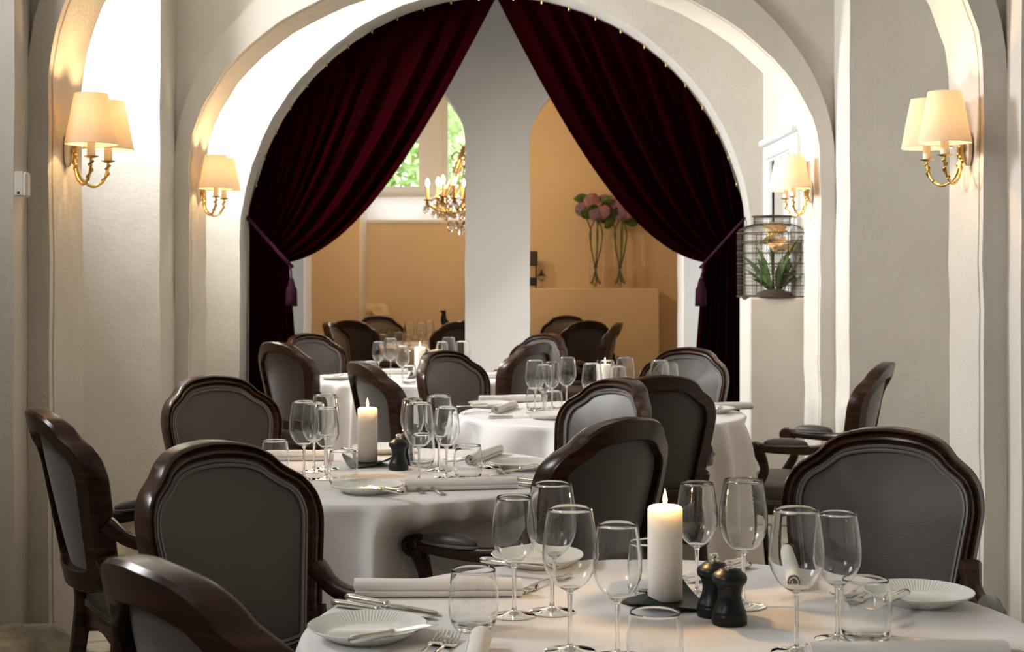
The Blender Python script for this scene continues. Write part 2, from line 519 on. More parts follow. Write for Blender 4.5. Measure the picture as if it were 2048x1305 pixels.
# right wall of the bay in front of the curtain: carries the door
def door_bay():
    mb = MB()
    X0, X1 = 1.56, 2.2
    y0, yd0, yd1, y1, zd = 7.58, 7.95, 8.70, 9.02, 2.01
    mb.add(*box(X0, X1, y0, yd0, 0, ZT)).add(*box(X0, X1, yd1, y1, 0, ZT)).add(*box(X0, X1, yd0, yd1, zd, ZT))
    struct(mb.build('wall_door_bay', pl, smooth=False), 'white wall around the panelled door beside the curtain')
    # casing
    mb = MB()
    for t, x in ((0.0, 0.025), (0.03, 0.04)):
        o = 0.115 - t
        e_ = t * 0.5
        mb.add(*bbox_(X0 - x, X0 + 0.02 + t * .1, yd0 - o, yd0 - e_, 0, zd + o, 0.006))
        mb.add(*bbox_(X0 - x, X0 + 0.02 + t * .1, yd1 + e_, yd1 + o, 0, zd + o, 0.006))
        mb.add(*bbox_(X0 - x + .001, X0 + 0.02 + t * .1, yd0 - e_ - .003, yd1 + e_ + .003, zd + e_, zd + o - .001, 0.006))
    mb.add(*bbox_(X0 - 0.06, X0 + 0.02, yd0 - 0.13, yd1 + 0.13, zd + 0.10, zd + 0.135, 0.008))
    struct(mb.build('trim_1', M['paint'], angle=20), 'white moulded casing around the door')
    d = struct(empty('door_1', (X0 + 0.07, (yd0 + yd1) / 2, 0)), 'white panelled door beside the curtain')
    hw = (yd1 - yd0) / 2
    mb = MB().add(*box(0.0, 0.04, -hw, hw, 0, zd))
    mb.build('leaf', M['paint'], d, smooth=False)
    for z0, z1 in ((0.15, 0.85), (1.0, 1.9)):
        for a, b in ((-hw + 0.08, -0.04), (0.04, hw - 0.08)):
            mk('panel', *bbox_(-0.015, 0.01, a, b, z0, z1, 0.012), M['paint'], d, smooth=False)
door_bay()
# half-height block that carries the wire cage
struct(mk('wall_ledge', *bbox_(1.262, 1.60, 7.70, 8.04, 0, 1.212, 0.008), pl, smooth=False), 'white half-height wall block with a flat ledge')
# ceiling
def vault(name, x0, x1, y0, y1, z0, rise, m, label):
    n = 24
    xs = np.linspace(x0, x1, n + 1)
    V = [(x, y, z0 + rise * (1 - ((x - (x0 + x1) / 2) / ((x1 - x0) / 2)) ** 2)) for y in (y0, y1) for x in xs]
    V += [(x, y, z0 + rise + 0.2) for y in (y0, y1) for x in xs]
    k = n + 1
    Fc = []
    for i in range(n):
        Fc += [(i, k + i, k + i + 1, i + 1), (2 * k + i, 2 * k + i + 1, 3 * k + i + 1, 3 * k + i), (i, i + 1, 2 * k + i + 1, 2 * k + i), (k + i, 3 * k + i, 3 * k + i + 1, k + i + 1)]
    struct(mk(name, V, Fc, m, angle=60), label)
vault('ceiling', -3.1, 2.5, -3.2, 9.8, 3.22, 0.30, pl, 'white vaulted ceiling of the dining room')
vault('ceiling_back_room', -2.9, 2.6, 9.8, 13.65, 3.2, 0.35, M['cream'], 'cream ceiling of the back room')
# floor: mortar bed with irregular stone slabs
floor = struct(mk('floor', *box(-3.1, 2.6, -3.2, 14.0, -0.12, -0.012), M['mortar'], smooth=False), 'stone slab floor')
def slabs():
    nx, ny = 12, 17
    x0, x1, y0, y1 = -2.40, 2.2, 2.9, 9.6
    gx = np.zeros((ny + 1, nx + 1)); gy = np.zeros((ny + 1, nx + 1))
    for j in range(ny + 1):
        for i in range(nx + 1):
            gx[j, i] = x0 + (x1 - x0) * i / nx + ((rng.random() - 0.5) * 0.17 if 0 < i < nx else 0) + (0.19 if j % 2 and 0 < i < nx else 0)
            gy[j, i] = y0 + (y1 - y0) * j / ny + ((rng.random() - 0.5) * 0.14 if 0 < j < ny else 0)
    for j in range(ny):
        for i in range(nx):
            q = [np.array((gx[a, b], gy[a, b])) for a, b in ((j, i), (j, i + 1), (j + 1, i + 1), (j + 1, i))]
            c = sum(q) / 4
            r0 = [c + (p - c) * (1 - 0.008 / np.linalg.norm(p - c)) for p in q]
            r1 = [c + (p - c) * (1 - 0.026 / np.linalg.norm(p - c)) for p in q]
            h = -0.003 + rng.random() * 0.003
            V = [(*p, -0.02) for p in r0] + [(*p, h - 0.008) for p in r0] + [(*p, h) for p in r1]
            Fc = [(8, 9, 10, 11)]
            for k in range(4):
                l = (k + 1) % 4
                Fc += [(k, l, 4 + l, 4 + k), (4 + k, 4 + l, 8 + l, 8 + k)]
            mk('stone_slab', V, Fc, M['floor'], floor, smooth=False)
slabs()
# bedrock showing at the foot of the walls
def rock_mesh(name, c, r, seed, label):
    rg = np.random.default_rng(seed)
    V, Fc = ball((0, 0, 0), 1.0, 22, 13)
    V = np.array(V)
    d = np.zeros(len(V))
    for k in range(14):
        dirv = rg.normal(size=3); dirv /= np.linalg.norm(dirv)
        d += 0.10 * np.sin(V @ dirv * (3 + 6 * rg.random()) + rg.random() * 6) / (1 + k * 0.12)
    V = V * (1 + d)[:, None] * np.array(r) + np.array(c)
    V[:, 2] = np.maximum(V[:, 2], -0.01)
    o = mk(name, V, Fc, M['rock'], angle=30)
    struct(o, label)
    return o
rock_mesh('trim_bedrock', (-1.57, 4.42, 0.04), (0.34, 0.20, 0.20), 1, 'rough bedrock at the foot of the lamp arch pier')
rock_mesh('trim_bedrock', (-1.37, 4.72, 0.0), (0.22, 0.26, 0.09), 2, 'low bedrock lump beside the lamp arch pier')
rock_mesh('trim_bedrock', (-1.78, 6.85, 0.02), (0.42, 0.16, 0.15), 3, 'rough bedrock below the bright left wall')

# ------------------------------------------------------------------ back room
cr_ = M['cream']
BX0, BX1, BY, RY, WY = -1.37, -0.02, 13.0, 13.6, 14.2
struct(mk('wall_back_left', *box(-2.75, BX0, BY, RY + 0.8, 0, 3.6), cr_, smooth=False), 'cream wall beside the back window')
struct(mk('wall_back_right', *box(BX1, 2.6, 13.5, 13.8, 0, 3.6), cr_, smooth=False), 'cream wall behind the vases')
struct(mk('wall_back_side', *box(BX1 - 0.0, BX1 + 0.12, RY, WY + 0.25, 0, 3.6), cr_, smooth=False), 'cream return of the window recess')
struct(mk('wall_side_left', *box(-2.95, -2.72, 9.8, 13.2, 0, 3.6), cr_, smooth=False), 'left wall of the back room')
struct(mk('wall_side_right', *box(2.4, 2.6, 9.8, 13.6, 0, 3.6), cr_, smooth=False), 'right wall of the back room')
def recess():
    mb = MB()
    V = [(BX0, RY, 0), (BX1, RY, 0), (BX1, RY, 1.85), (BX0, RY, 1.85), (BX1, WY - 0.02, 2.09), (BX0, WY - 0.02, 2.09), (BX0, WY + 0.25, 2.09), (BX1, WY + 0.25, 2.09), (BX0, WY + 0.25, 0), (BX1, WY + 0.25, 0)]
    struct(mk('wall_recess', V, [(0, 1, 2, 3), (3, 2, 4, 5), (5, 4, 7, 6), (6, 7, 9, 8)], cr_, smooth=False), 'cream wall below the back window with a sloping sill')
    sl = [(BX0, RY - 0.015, 1.85), (BX1, RY - 0.015, 1.85), (BX1, WY - 0.03, 2.10), (BX0, WY - 0.03, 2.10), (BX0, RY - 0.015, 1.82), (BX1, RY - 0.015, 1.82)]
    struct(mk('trim_2', sl, [(0, 1, 2, 3), (4, 5, 1, 0)], M['paint'], smooth=False), 'white sloping window sill in the back room')
    struct(mk('trim_3', *box(BX0, BX0 + 0.012, BY + 0.02, WY, 0, 3.5), M['paint'], smooth=False), 'white painted reveal beside the back window')
    struct(mk('wall_above_window', *box(BX0, BX1, RY, WY + 0.25, 3.25, 3.6), cr_, smooth=False), 'cream wall above the back window')
recess()
def back_window():
    z0, z1 = 2.09, 3.25
    yy = WY
    mb = MB()
    put = lambda u0, u1, a, b: box(u0, u1, yy, yy + 0.07, a, b)
    bar_frame(mb, BX0, BX1, z0, z1, 0.05, put)
    xm0, xm1 = (850 - CX) * yy / F, (884 - CX) * yy / F
    mb.add(*box(xm0, xm1, yy - 0.02, yy + 0.1, z0, z1))
    win = struct(mb.build('window_1', M['paint'], smooth=False), 'white casement window high in the back room')
    for u0, u1 in ((BX0 + 0.05, xm0), (xm1, BX1 - 0.05)):
        f = MB()
        put2 = lambda a, b, c, d: box(a, b, yy - 0.01, yy + 0.05, c, d)
        bar_frame(f, u0, u1, z0 + 0.05, z1 - 0.05, 0.06, put2)
        s = f.build('casement', M['paint'], win, smooth=False)
        mk('pane', *box(u0 + 0.06, u1 - 0.06, yy + 0.018, yy + 0.024, z0 + 0.11, z1 - 0.11), M['pane'], s, smooth=False)
back_window()
struct(mk('wall_counter', *bbox_(-0.1, 1.325, 13.05, 13.5, 0, 1.212, 0.006), cr_, smooth=False), 'cream half-height ledge below the vases')
rock_mesh('trim_bedrock', (-1.28, 13.52, 0.98), (0.13, 0.10, 0.10), 4, 'pale rock jutting from the cream wall')
bpy.data.objects['trim_bedrock.003'].data.materials[0] = M['cream']

# outside the back window
struct(mk('floor_garden', *box(-14, 12, 14.6, 34, 1.2, 1.4), M['lawn'], smooth=False), 'lawn outside the back window')
def tree(x, y, z, h, rad, seed, label):
    t = empty('leafy_tree', (x, y, z))
    tag(t, label, 'tree')
    tr = [(0, 0, 0), (0.05, 0.02, h * 0.4), (-0.04, 0.05, h * 0.75), (0.02, 0, h)]
    mk('trunk', *tube(cr(tr, 12), np.linspace(0.13, 0.04, 12), 8), M['bark'], t)
    rg = np.random.default_rng(seed)
    n = 2600
    c = rg.normal(size=(n, 3)); c /= np.linalg.norm(c, axis=1)[:, None]
    c *= (0.45 + 0.55 * rg.random((n, 1)))
    c = c * np.array(rad) + np.array((0, 0, h * 0.75))
    V, Fc = [], []
    for k in range(n):
        a = rg.normal(size=3); a /= np.linalg.norm(a); b = np.cross(a, rg.normal(size=3)); b /= np.linalg.norm(b)
        s = 0.07 + 0.06 * rg.random()
        i = len(V)
        V += [c[k] - a * s, c[k] + b * s * 0.45, c[k] + a * s, c[k] - b * s * 0.45]
        Fc.append((i, i + 1, i + 2, i + 3))
    f = mk('foliage', V, Fc, M['leaf_out'], t, smooth=False)
    f['kind'] = 'stuff'
tree(-1.75, 18.3, 1.4, 2.6, (1.3, 1.0, 1.25), 1, 'leafy green tree seen through the left casement of the back window')
tree(-0.55, 21.4, 1.4, 3.0, (1.2, 1.0, 1.5), 2, 'leafy green tree seen through the right casement behind the chandelier')

# ================================================================== CHAIRS
TAB = {1: (0.26, 2.37), 2: (-0.395, 4.28), 3: (0.378, 6.10), 4: (-0.535, 8.20), 6: (-0.62, 12.1)}
HALF = [(0, .485), (.09, .487), (.150, .497), (.184, .53), (.197, .60), (.213, .70), (.226, .78), (.2275, .815), (.219, .854), (.199, .884), (.176, .901), (.157, .915), (.138, .936), (.106, .955), (.058, .967), (0, .972)]
def BYf(u, z):
    return .225 + (z - .45) * .23 + .065 * (1 - (u / .23) ** 2)
def outline():
    h = cr(HALF, 49)
    return np.concatenate([h, (h * [-1, 1])[::-1][1:-1]])
def inset(o, wfun):
    T = np.roll(o, -1, 0) - np.roll(o, 1, 0)
    T /= np.linalg.norm(T, axis=1)[:, None]
    N = np.stack([-T[:, 1], T[:, 0]], 1)         # counter-clockwise outline: points inwards
    w_ = np.array([wfun(p) for p in o])
    q = o + N * w_[:, None]
    for _ in range(2): q = (np.roll(q, 1, 0) + 2 * q + np.roll(q, -1, 0)) / 4
    return q
def on_back(uv, n):
    """(u, z) on the curved back surface, offset n along the thickness (negative = front)"""
    return np.stack([uv[:, 0], np.array([BYf(u, z) for u, z in uv]) + n, uv[:, 1]], 1)
def make_chair():
    t = empty('armchair')
    W, FA, PP = M['wood'], M['fabric'], M['piping']
    o = outline()
    wf = lambda p: .047 + .012 * max(0, (p[1] - .9) / .07) + (.012 if p[1] < .52 else 0)
    inn = inset(o, wf)
    prof = [(0, 0), (0.0, -.014), (.03, -.022), (.11, -.027), (.17, -.022), (.21, -.0175), (.26, -.021), (.34, -.028), (.43, -.028), (.49, -.021), (.53, -.018), (.58, -.021), (.62, -.020), (.65, -.009), (1, -.004), (1, .026), (.93, .032), (.1, .032), (.0, .024)]
    rings = [on_back(o + (inn - o) * a, b) for a, b in prof]
    mk('back_frame', *loft(rings, True, loop=True), W, t, angle=33)
    c = np.array((0, .745))
    innf = o + (inn - o) * .66
    def pad(name, base, bulge, m, inn, steps=9):
        rr = []
        for k in range(steps):
            a = k / (steps - 1)
            s = 1 - a
            b = base + bulge * (1 - (1 - a) ** 2.6)
            rr.append(on_back(c + (inn - c) * (s if s > 0.02 else 0.02), b))
        return mk(name, *loft(rr, True, cap1=True), m, t, angle=180)
    pf = pad('back_cushion', -.012, -.026, FA, innf)
    pad('outside_back', .004, .004, FA, inn)
    for sft, rr_ in ((.70, .0042), (.86, .0042)):
        pi_ = o + (inn - o) * sft
        mk('piping', *tube(on_back(pi_, -.017 if sft < .8 else -.020), rr_, 5, closed=True, up=(0, 1, 0)), PP, pf)
    # seat
    sh = cr([(0, -.210), (.14, -.204), (.232, -.184), (.280, -.135), (.280, -.05), (.265, .06), (.25, .16), (.236, .215), (.20, .238), (.1, .243), (0, .245)], 36)
    so = np.concatenate([sh, (sh * [-1, 1])[::-1][1:-1]])
    sc_ = np.array((0, 0))
    ring = lambda s, z: np.stack([so[:, 0] * s, so[:, 1] * s, np.full(len(so), z)], 1)
    seat = mk('seat', *loft([ring(s, z) for s, z in ((.97, .392), (.985, .40), (1, .415), (1.0, .432), (.975, .450), (.92, .464), (.78, .476), (.55, .484), (.25, .488), (.02, .489))], True, cap1=True), FA, t, angle=180)
    for z in (.399, .408):
        mk('piping', *tube(ring(1.006, z), .0045, 5, closed=True), PP, seat)
    ang = np.arctan2(so[:, 1], so[:, 0])
    zb = .335 + .022 * np.cos(2 * ang + PI) * 0 + .018 * np.cos(4 * ang)
    rz = lambda s, z: np.stack([so[:, 0] * s, so[:, 1] * s, z], 1)
    full = np.full(len(so), 1.0)
    mk('seat_rail', *loft([rz(1.0, .396 * full), rz(1.018, .388 * full), rz(1.018, .372 * full), rz(1.01, .366 * full), rz(1.016, .36 * full), rz(1.0, zb), rz(.93, zb), rz(.93, .392 * full)], True, loop=True), W, t)
    for s in (-1, 1):
        fl = cr([(s * .240, -.155, .385), (s * .257, -.177, .335), (s * .263, -.186, .28), (s * .253, -.172, .19), (s * .243, -.155, .10), (s * .247, -.162, .035), (s * .257, -.178, .0)], 22)
        mk('leg', *tube(fl, np.interp(np.linspace(0, 1, 22), [0, .15, .3, .55, .78, .92, 1], [.036, .038, .034, .023, .0165, .017, .021]), 10), W, t)
        rl = cr([(s * .193, .285, .60), (s * .188, .262, .52), (s * .190, .245, .43), (s * .196, .25, .33), (s * .202, .275, .16), (s * .210, .32, .0)], 18)
        mk('leg', *tube(rl, np.stack([np.linspace(.024, .018, 18), np.linspace(.03, .019, 18)], 1), 10, sq=.6, up=(0, 1, 0)), W, t)
        ap = cr([(s * .203, BYf(.205, .66) + .0, .685), (s * .220, .232, .640), (s * .252, .16, .622), (s * .282, .06, .622), (s * .294, -.03, .626), (s * .296, -.078, .632)], 24)
        arm = mk('arm', *tube(ap, np.interp(np.linspace(0, 1, 24), [0, .15, .5, .9, 1], [.026, .020, .021, .020, .022])[:, None] * [1.0, .95], 10, sq=.75), W, t)
        sp = []
        for k in range(30):
            a = k / 29 * 4 * PI
            r_ = .024 * (1 - k / 36)
            sp.append((s * .322, -.075 + r_ * math.cos(a), .622 + r_ * math.sin(a)))
        mk('scroll', *tube(sp, .0042, 5, up=(1, 0, 0)), W, arm)
        hv, hf = lathe([(0, -.024), (.024, -.024), (.029, -.018), (.029, .018), (.024, .024), (0, .024)], 18)
        mk('scroll', *xform((hv, hf), Matrix.Translation((s * .296, -.075, .622)) @ Matrix.Rotation(PI / 2, 4, 'Y')), W, arm)
        up_ = cr([(s * .296, -.068, .62), (s * .294, -.045, .575), (s * .289, -.038, .53), (s * .284, -.065, .475), (s * .278, -.10, .42), (s * .274, -.112, .37)], 18)
        mk('arm_support', *tube(up_, np.interp(np.linspace(0, 1, 18), [0, .3, .6, 1], [.026, .019, .020, .028])[:, None] * [.85, 1.0], 10, sq=.75, up=(0, 1, 0)), W, t)
        V, Fc = ball((0, 0, 0), (.027, .088, .024), 16, 10)
        V = [(s * (.283) + v[0] - s * v[1] * .16, .048 + v[1], .646 + v[2]) for v in V]
        padm = mk('arm_pad', V, Fc, FA, t, angle=180)
        e = [(s * .283 + .029 * math.cos(a) - s * .16 * .090 * math.sin(a), .048 + .090 * math.sin(a), .639) for a in np.linspace(0, 2 * PI, 28, endpoint=False)]
        mk('piping', *tube(e, .004, 5, closed=True), PP, padm)
    return t
CRY = BYf(0, .972) + .0
chairs_at = {k: [] for k in list(TAB) + [0]}
proto = None
def put_chair(px, d, tab, label, group, turn=None, dturn=0.0):
    """crest of the back at pixel column px and distance d; faces its table unless turn (degrees) is given"""
    global proto
    cx, cy = (px - CX) * d / F, d
    th = 0.0
    if turn is None:
        tx, ty = TAB[tab]
        th = math.atan2(tx - cx, -(ty - cy)) + R(dturn)
    else:
        th = R(turn)
    if proto is None:
        proto = make_chair(); o = proto
    else:
        o = copy_tree(proto)
    ox, oy = cx + CRY * math.sin(th), cy - CRY * math.cos(th)
    o.location = (ox, oy, 0)
    o.rotation_euler = (0, 0, th)
    tag(o, label, 'armchair', group)
    if tab in TAB:
        chairs_at[tab].append((ox, oy, th))
    return o
G1, G2, G3, G4, G6 = ('armchairs at the table farthest from the curtains', 'armchairs at the table by the left lamp pier', 'armchairs at the table beside the wire cage ledge', 'armchairs at the table before the left curtain', 'armchairs in the back room')
K = 'grey upholstered dark wooden armchair '
put_chair(412, 3.14, 1, K + 'facing the table farthest from the curtains, left-wall side', G1, dturn=-2)
put_chair(1780, 3.42, 1, K + 'facing the table farthest from the curtains, cage side', G1, dturn=4)
put_chair(292, 1.83, 1, K + 'with plain back at the table farthest from the curtains', G1, dturn=3)
put_chair(78, 3.88, 2, K + 'standing against the left wall beside the rough bedrock', G2, dturn=6)
put_chair(420, 5.22, 2, K + 'in front of the bright left wall panel', G2, dturn=3)
put_chair(1245, 5.08, 2, K + 'with glossy frame, between two chairs with backs turned', G2, dturn=-10)
put_chair(1258, 3.66, 2, K + 'with plain back turned to the two black pepper mills', G2, turn=-136)
put_chair(718, 6.05, 3, K + 'turned sideways behind the pepper mill candle', G3, dturn=26)
put_chair(880, 7.0, 3, K + 'facing out in front of the white pillar', G3, dturn=10)
put_chair(1378, 7.25, 3, K + 'facing out in front of the right curtain', G3)
put_chair(1325, 5.22, 3, K + 'with dark plain back beside the glossy chair', G3)
put_chair(1775, 6.0, 3, K + 'standing alone by the grey wall under the right wall lamp', G3, turn=-113)
put_chair(550, 7.85, 4, K + 'with plain back, left of the table before the left curtain', G4, dturn=22)
put_chair(612, 9.0, 4, K + 'close against the left curtain, facing its table', G4)
put_chair(1078, 7.75, 4, K + 'with plain back right of the white pillar foot', G4)
put_chair(1096, 8.95, 4, K + 'with gleaming frame close behind another at the pillar foot', G4)
put_chair(656, 11.1, 6, K + 'in side view left of the back room table', G6, turn=80)
put_chair(700, 11.6, 6, K + 'with back turned, in the back room left arch', G6, turn=170)
put_chair(755, 12.93, 6, K + 'facing out below the pale jutting rock', G6, turn=14)
put_chair(922, 11.4, 6, K + 'half hidden behind the pillar near the black bird', G6, turn=200)
put_chair(1134, 12.95, 0, K + 'facing out below the vase ledge', G6, turn=-8)
put_chair(1176, 11.5, 0, K + 'with back turned below the vase ledge', G6, turn=182)
put_chair(1238, 10.95, 0, K + 'in side view at the end of the vase ledge', G6, turn=-99)

# ================================================================== TABLES AND CLOTHS
TWORDS = {1: 'the table farthest from the curtains', 2: 'the table by the left lamp pier', 3: 'the table beside the wire cage ledge', 4: 'the table before the left curtain', 6: 'the back room table'}
def make_table(k):
    x, y = TAB[k]
    t = empty('round_table', (x, y, 0))
    tag(t, 'round pedestal table under the cloth of ' + TWORDS[k].replace('the table', 'the set table'), 'table', 'round tables under white cloths')
    mk('table_top', *lathe([(0, .715), (.585, .715), (.592, .722), (.592, .738), (.585, .744), (0, .744)], 48), M['wood'], t)
    mk('pedestal', *lathe([(0, .715), (.09, .715), (.05, .66), (.045, .4), (.06, .2), (.05, .10), (.07, .06), (0, .06)], 20), M['wood'], t)
    for a in range(3):
        c, s = math.cos(a * 2.094 + .5), math.sin(a * 2.094 + .5)
        p = cr([(.03 * c, .03 * s, .11), (.14 * c, .14 * s, .09), (.25 * c, .25 * s, .03), (.28 * c, .28 * s, .018)], 8)
        mk('foot', *tube(p, np.linspace(.03, .018, 8), 8), M['wood'], t)
    rg = np.random.default_rng(30 + k)
    n = 320
    th = np.linspace(0, 2 * PI, n, endpoint=False)
    fold = np.zeros(n)
    ph = rg.random(8) * 6.28
    nf = 22
    warp = th + .16 * np.sin(2 * th + ph[0]) + .12 * np.sin(3 * th + ph[1]) + .05 * np.sin(5 * th + ph[5])
    fold = (.5 + .5 * np.sin(nf * warp + ph[2])) ** 1.9 * (.75 + .35 * np.sin(2 * th + ph[3]) * np.sin(3 * th + ph[4]))
    V, rings = [], []
    ca, sa = np.cos(th), np.sin(th)
    for r, z in ((.02, .7505), (.15, .7505), (.3, .7505), (.42, .7505), (.52, .7505), (.57, .7505), (.588, .7500), (.597, .7478), (.6025, .743)):
        rings.append(np.stack([r * ca, r * sa, np.full(n, z)], 1))
    zs = list(.743 - np.linspace(0, 1, 26)[1:] ** 1.15 * .69)
    local = [((ox - x), (oy - y), tt) for ox, oy, tt in chairs_at[k]]
    for z in zs:
        t_ = (.743 - z) / .69
        g_ = 1 - math.exp(-t_ * .69 / .055)
        rad = .6035 + .02 * t_ + (.040 + .045 * t_) * fold * g_ - .026 * (1 - fold) * g_ + .012 * np.sin(7 * th + ph[6]) * g_
        # the chairs push the hanging cloth inwards
        for ox, oy, tt in local:
            s_, c_ = math.sin(tt), math.cos(tt)
            dd = math.hypot(ox, oy)
            a0 = math.atan2(oy, ox)
            da = np.abs((th - a0 + PI) % (2 * PI) - PI)
            reach = dd - .26
            lim = reach / np.maximum(np.cos(np.minimum(da, 1.2)), .3)
            k_ = np.clip((.50 - da) / .12, 0, 1)
            depth = min(1, max(0, (.64 - z) / .15))
            if k == 2 and dd < .56:          # this chair is tucked in with its arm against the cloth
                lim = np.full(n, .45); k_ = np.clip((.82 - da) / .16, 0, 1); depth = min(1, max(0, (.70 - z) / .055))
            push = np.maximum(0, rad - np.maximum(lim, .30)) * k_ * depth
            rad = rad - push
        rings.append(np.stack([rad * ca, rad * sa, np.full(n, z) + .006 * fold * (t_ > .98)], 1))
    V, Fc = loft(rings, True, cap0=True)
    o = mk('tablecloth', V, Fc, M['cloth'], angle=180)
    o.location = (x, y, 0)
    tag(o, 'long white linen cloth draped over ' + TWORDS[k], 'tablecloth', 'white tablecloths')
for k in TAB: make_table(k)

# ================================================================== TABLEWARE
TZ = .7508
def wine_glass(name, H, bw, rim, foot):
    t = empty(name)
    zb = H * .42
    out = [(.0042, zb - .004), (.0065, zb + .001), (bw * .36, zb + H * .025), (bw * .66, zb + H * .075), (bw * .88, zb + H * .145), (bw * .985, zb + H * .21), (bw, zb + H * .26), (bw * .985, zb + H * .33), (bw * .93, zb + H * .42), (bw * .86, zb + H * .51), (rim, H)]
    o = cr(out, 30)
    inner = [(max(r - .0009, 0), z) for r, z in o[::-1] if z > zb + H * .018]
    inner.append((0, inner[-1][1] - .0015))
    prof = [(0, zb - .003)] + [tuple(p) for p in o] + [(rim - .0004, H + .0005)] + inner
    mk('bowl', *lathe(prof, 36), M['glass'], t, angle=60)
    sprof = [(0, zb - .0032), (.0042, zb - .0042)] + [tuple(p) for p in cr([(.0038, zb - .012), (.0033, zb * .6), (.0034, zb * .3), (.0045, zb * .13), (.008, .0085), (foot * .45, .0048), (foot * .97, .0022), (foot, .0010)], 20)] + [(foot * .98, 0), (0, 0.0006)]
    mk('stem', *lathe(sprof, 30), M['glass'], t, angle=60)
    return t
PL = wine_glass('wine_glass', .222, .0425, .0335, .0385)
PS = wine_glass('wine_glass', .203, .0375, .0295, .0360)
def tumbler():
    out = cr([(.0265, .0), (.031, .002), (.0375, .014), (.0405, .032), (.0412, .048), (.0400, .068), (.0375, .086), (.0360, .098)], 22)
    inn = [(r - .0014, z) for r, z in out[::-1] if z > .013]
    prof = [(0, .002), (.022, .001)] + [tuple(p) for p in out] + [(.0353, .0986)] + inn + [(.030, .0105), (.018, .0085), (0, .008)]
    return mk('water_glass', *lathe(prof, 40), M['glass'], angle=60)
PT_ = tumbler()
def plate():
    n = 400
    prof = [(0, .0035), (.052, .0035), (.055, .0015), (.058, .0), (.061, .0015), (.068, .006), (.082, .0135), (.0945, .0205), (.0955, .0222), (.0945, .0230), (.086, .0185), (.076, .0130), (.066, .0078), (.060, .0065), (0, .0062)]
    V, Fc = lathe(prof, n)
    V = np.array(V)
    r = np.hypot(V[:, 0], V[:, 1]); a = np.arctan2(V[:, 1], V[:, 0])
    up = (r > .066) & (r < .093)
    V[:, 2] += np.where(up, .0009 * np.sign(np.sin(a * 100 + .1)) * np.sin((r - .066) / .027 * PI), 0)
    return mk('bread_plate', V, Fc, M['porcelain'], angle=50)
PP_ = plate()
def napkin(L=.30, r=.0205):
    th = np.linspace(0, 2 * PI * 2.6, 70)
    rad = .006 + (r - .006) * th / th[-1]
    sec = [(rr * math.cos(-t + .9), rr * math.sin(-t + .9)) for rr, t in zip(rad, th)]
    sec2 = [((rr - .0016) * math.cos(-t + .9), (rr - .0016) * math.sin(-t + .9)) for rr, t in zip(rad, th)]
    loop = np.array(sec + sec2[::-1])
    loop[:, 1] = loop[:, 1] * .93
    loop[:, 1] -= loop[:, 1].min()
    rings = []
    for x in np.linspace(-L / 2, L / 2, 14):
        k = 1 + .02 * math.sin(x * 31)
        rings.append(np.stack([np.full(len(loop), x) + .002 * np.sin(np.arange(len(loop)) * .2), loop[:, 0] * k, loop[:, 1] * k], 1))
    V, Fc = loft(rings, True)
    m = len(sec)
    for e, base in ((0, 0), (1, 13 * len(loop))):
        for i in range(m - 1):
            q = (base + i, base + i + 1, base + 2 * m - 2 - i, base + 2 * m - 1 - i)
            Fc.append(q if e else q[::-1])
    return mk('napkin_roll', V, Fc, M['napkin'], angle=60)
PN = napkin()
def knife(name, L):
    t = empty(name)
    h = L * .44
    p = [(0, 0, .007), (.004, 0, .007), (.02, 0, .0072), (h * .5, 0, .0068), (h * .93, 0, .0062), (h, 0, .0062)]
    mk('handle', *tube(p, [(.003, .003), (.0075, .0055), (.0092, .0066), (.0082, .0060), (.0072, .0055), (.0065, .005)], 12), M['steel'], t)
    mk('bolster', *ball((h + .004, 0, .0062), (.007, .0082, .0065), 12, 8), M['steel'], t)
    xs = np.linspace(h + .006, L, 16)
    rings = []
    for x in xs:
        a = (x - h) / (L - h)
        wd = np.interp(a, [0, .12, .3, .8, .93, 1], [.005, .0075, .0095, .0105, .008, .001])
        y0, y1 = -.005 + .0035 * max(0, a - .8) / .2, -.005 + 2 * wd * .95
        if a > .97: y1 = y0 + .001
        rings.append([(x, y0, .0072), (x, y1, .0058), (x, y1, .0054), (x, y0, .0050)])
    mk('blade', *loft(rings, True, True, True), M['steel'], t, angle=30)
    return t
PK = knife('table_knife', .215)
PB = knife('butter_knife', .165)
def fork(L=.195):
    t = empty('table_fork')
    h = L * .66
    p = [(0, 0, .004), (.006, 0, .004), (.03, 0, .0048), (h * .5, 0, .0078), (h * .85, 0, .0085), (h, 0, .0065)]
    mk('handle', *tube(cr(p, 18), np.interp(np.linspace(0, 1, 18), [0, .1, .3, .75, 1], [.002, .0095, .0075, .003, .0035])[:, None] * [1, .28], 10), M['steel'], t)
    mb = MB()
    xs = np.linspace(h - .003, h + .028, 8)
    rings = []
    for x in xs:
        a = (x - h + .003) / .031
        wd = .0035 + .0088 * min(1, a * 1.6) ** .7
        z = .0065 - .006 * math.sin(a * PI * .75)
        rings.append([(x, -wd, z + .0012), (x, wd, z + .0012), (x, wd, z), (x, -wd, z)])
    mb.add(*loft(rings, True, True, True))
    for k in range(4):
        yy = (k - 1.5) * .0061
        q = [(h + .027, yy, .0028), (h + .042, yy, .0035), (h + .057, yy * .98, .0065), (L, yy * .96, .0115)]
        mb.add(*tube(cr(q, 8), np.linspace(.0019, .0009, 8), 6))
    mb.build('tines', M['steel'], t, angle=50)
    return t
PF = fork()
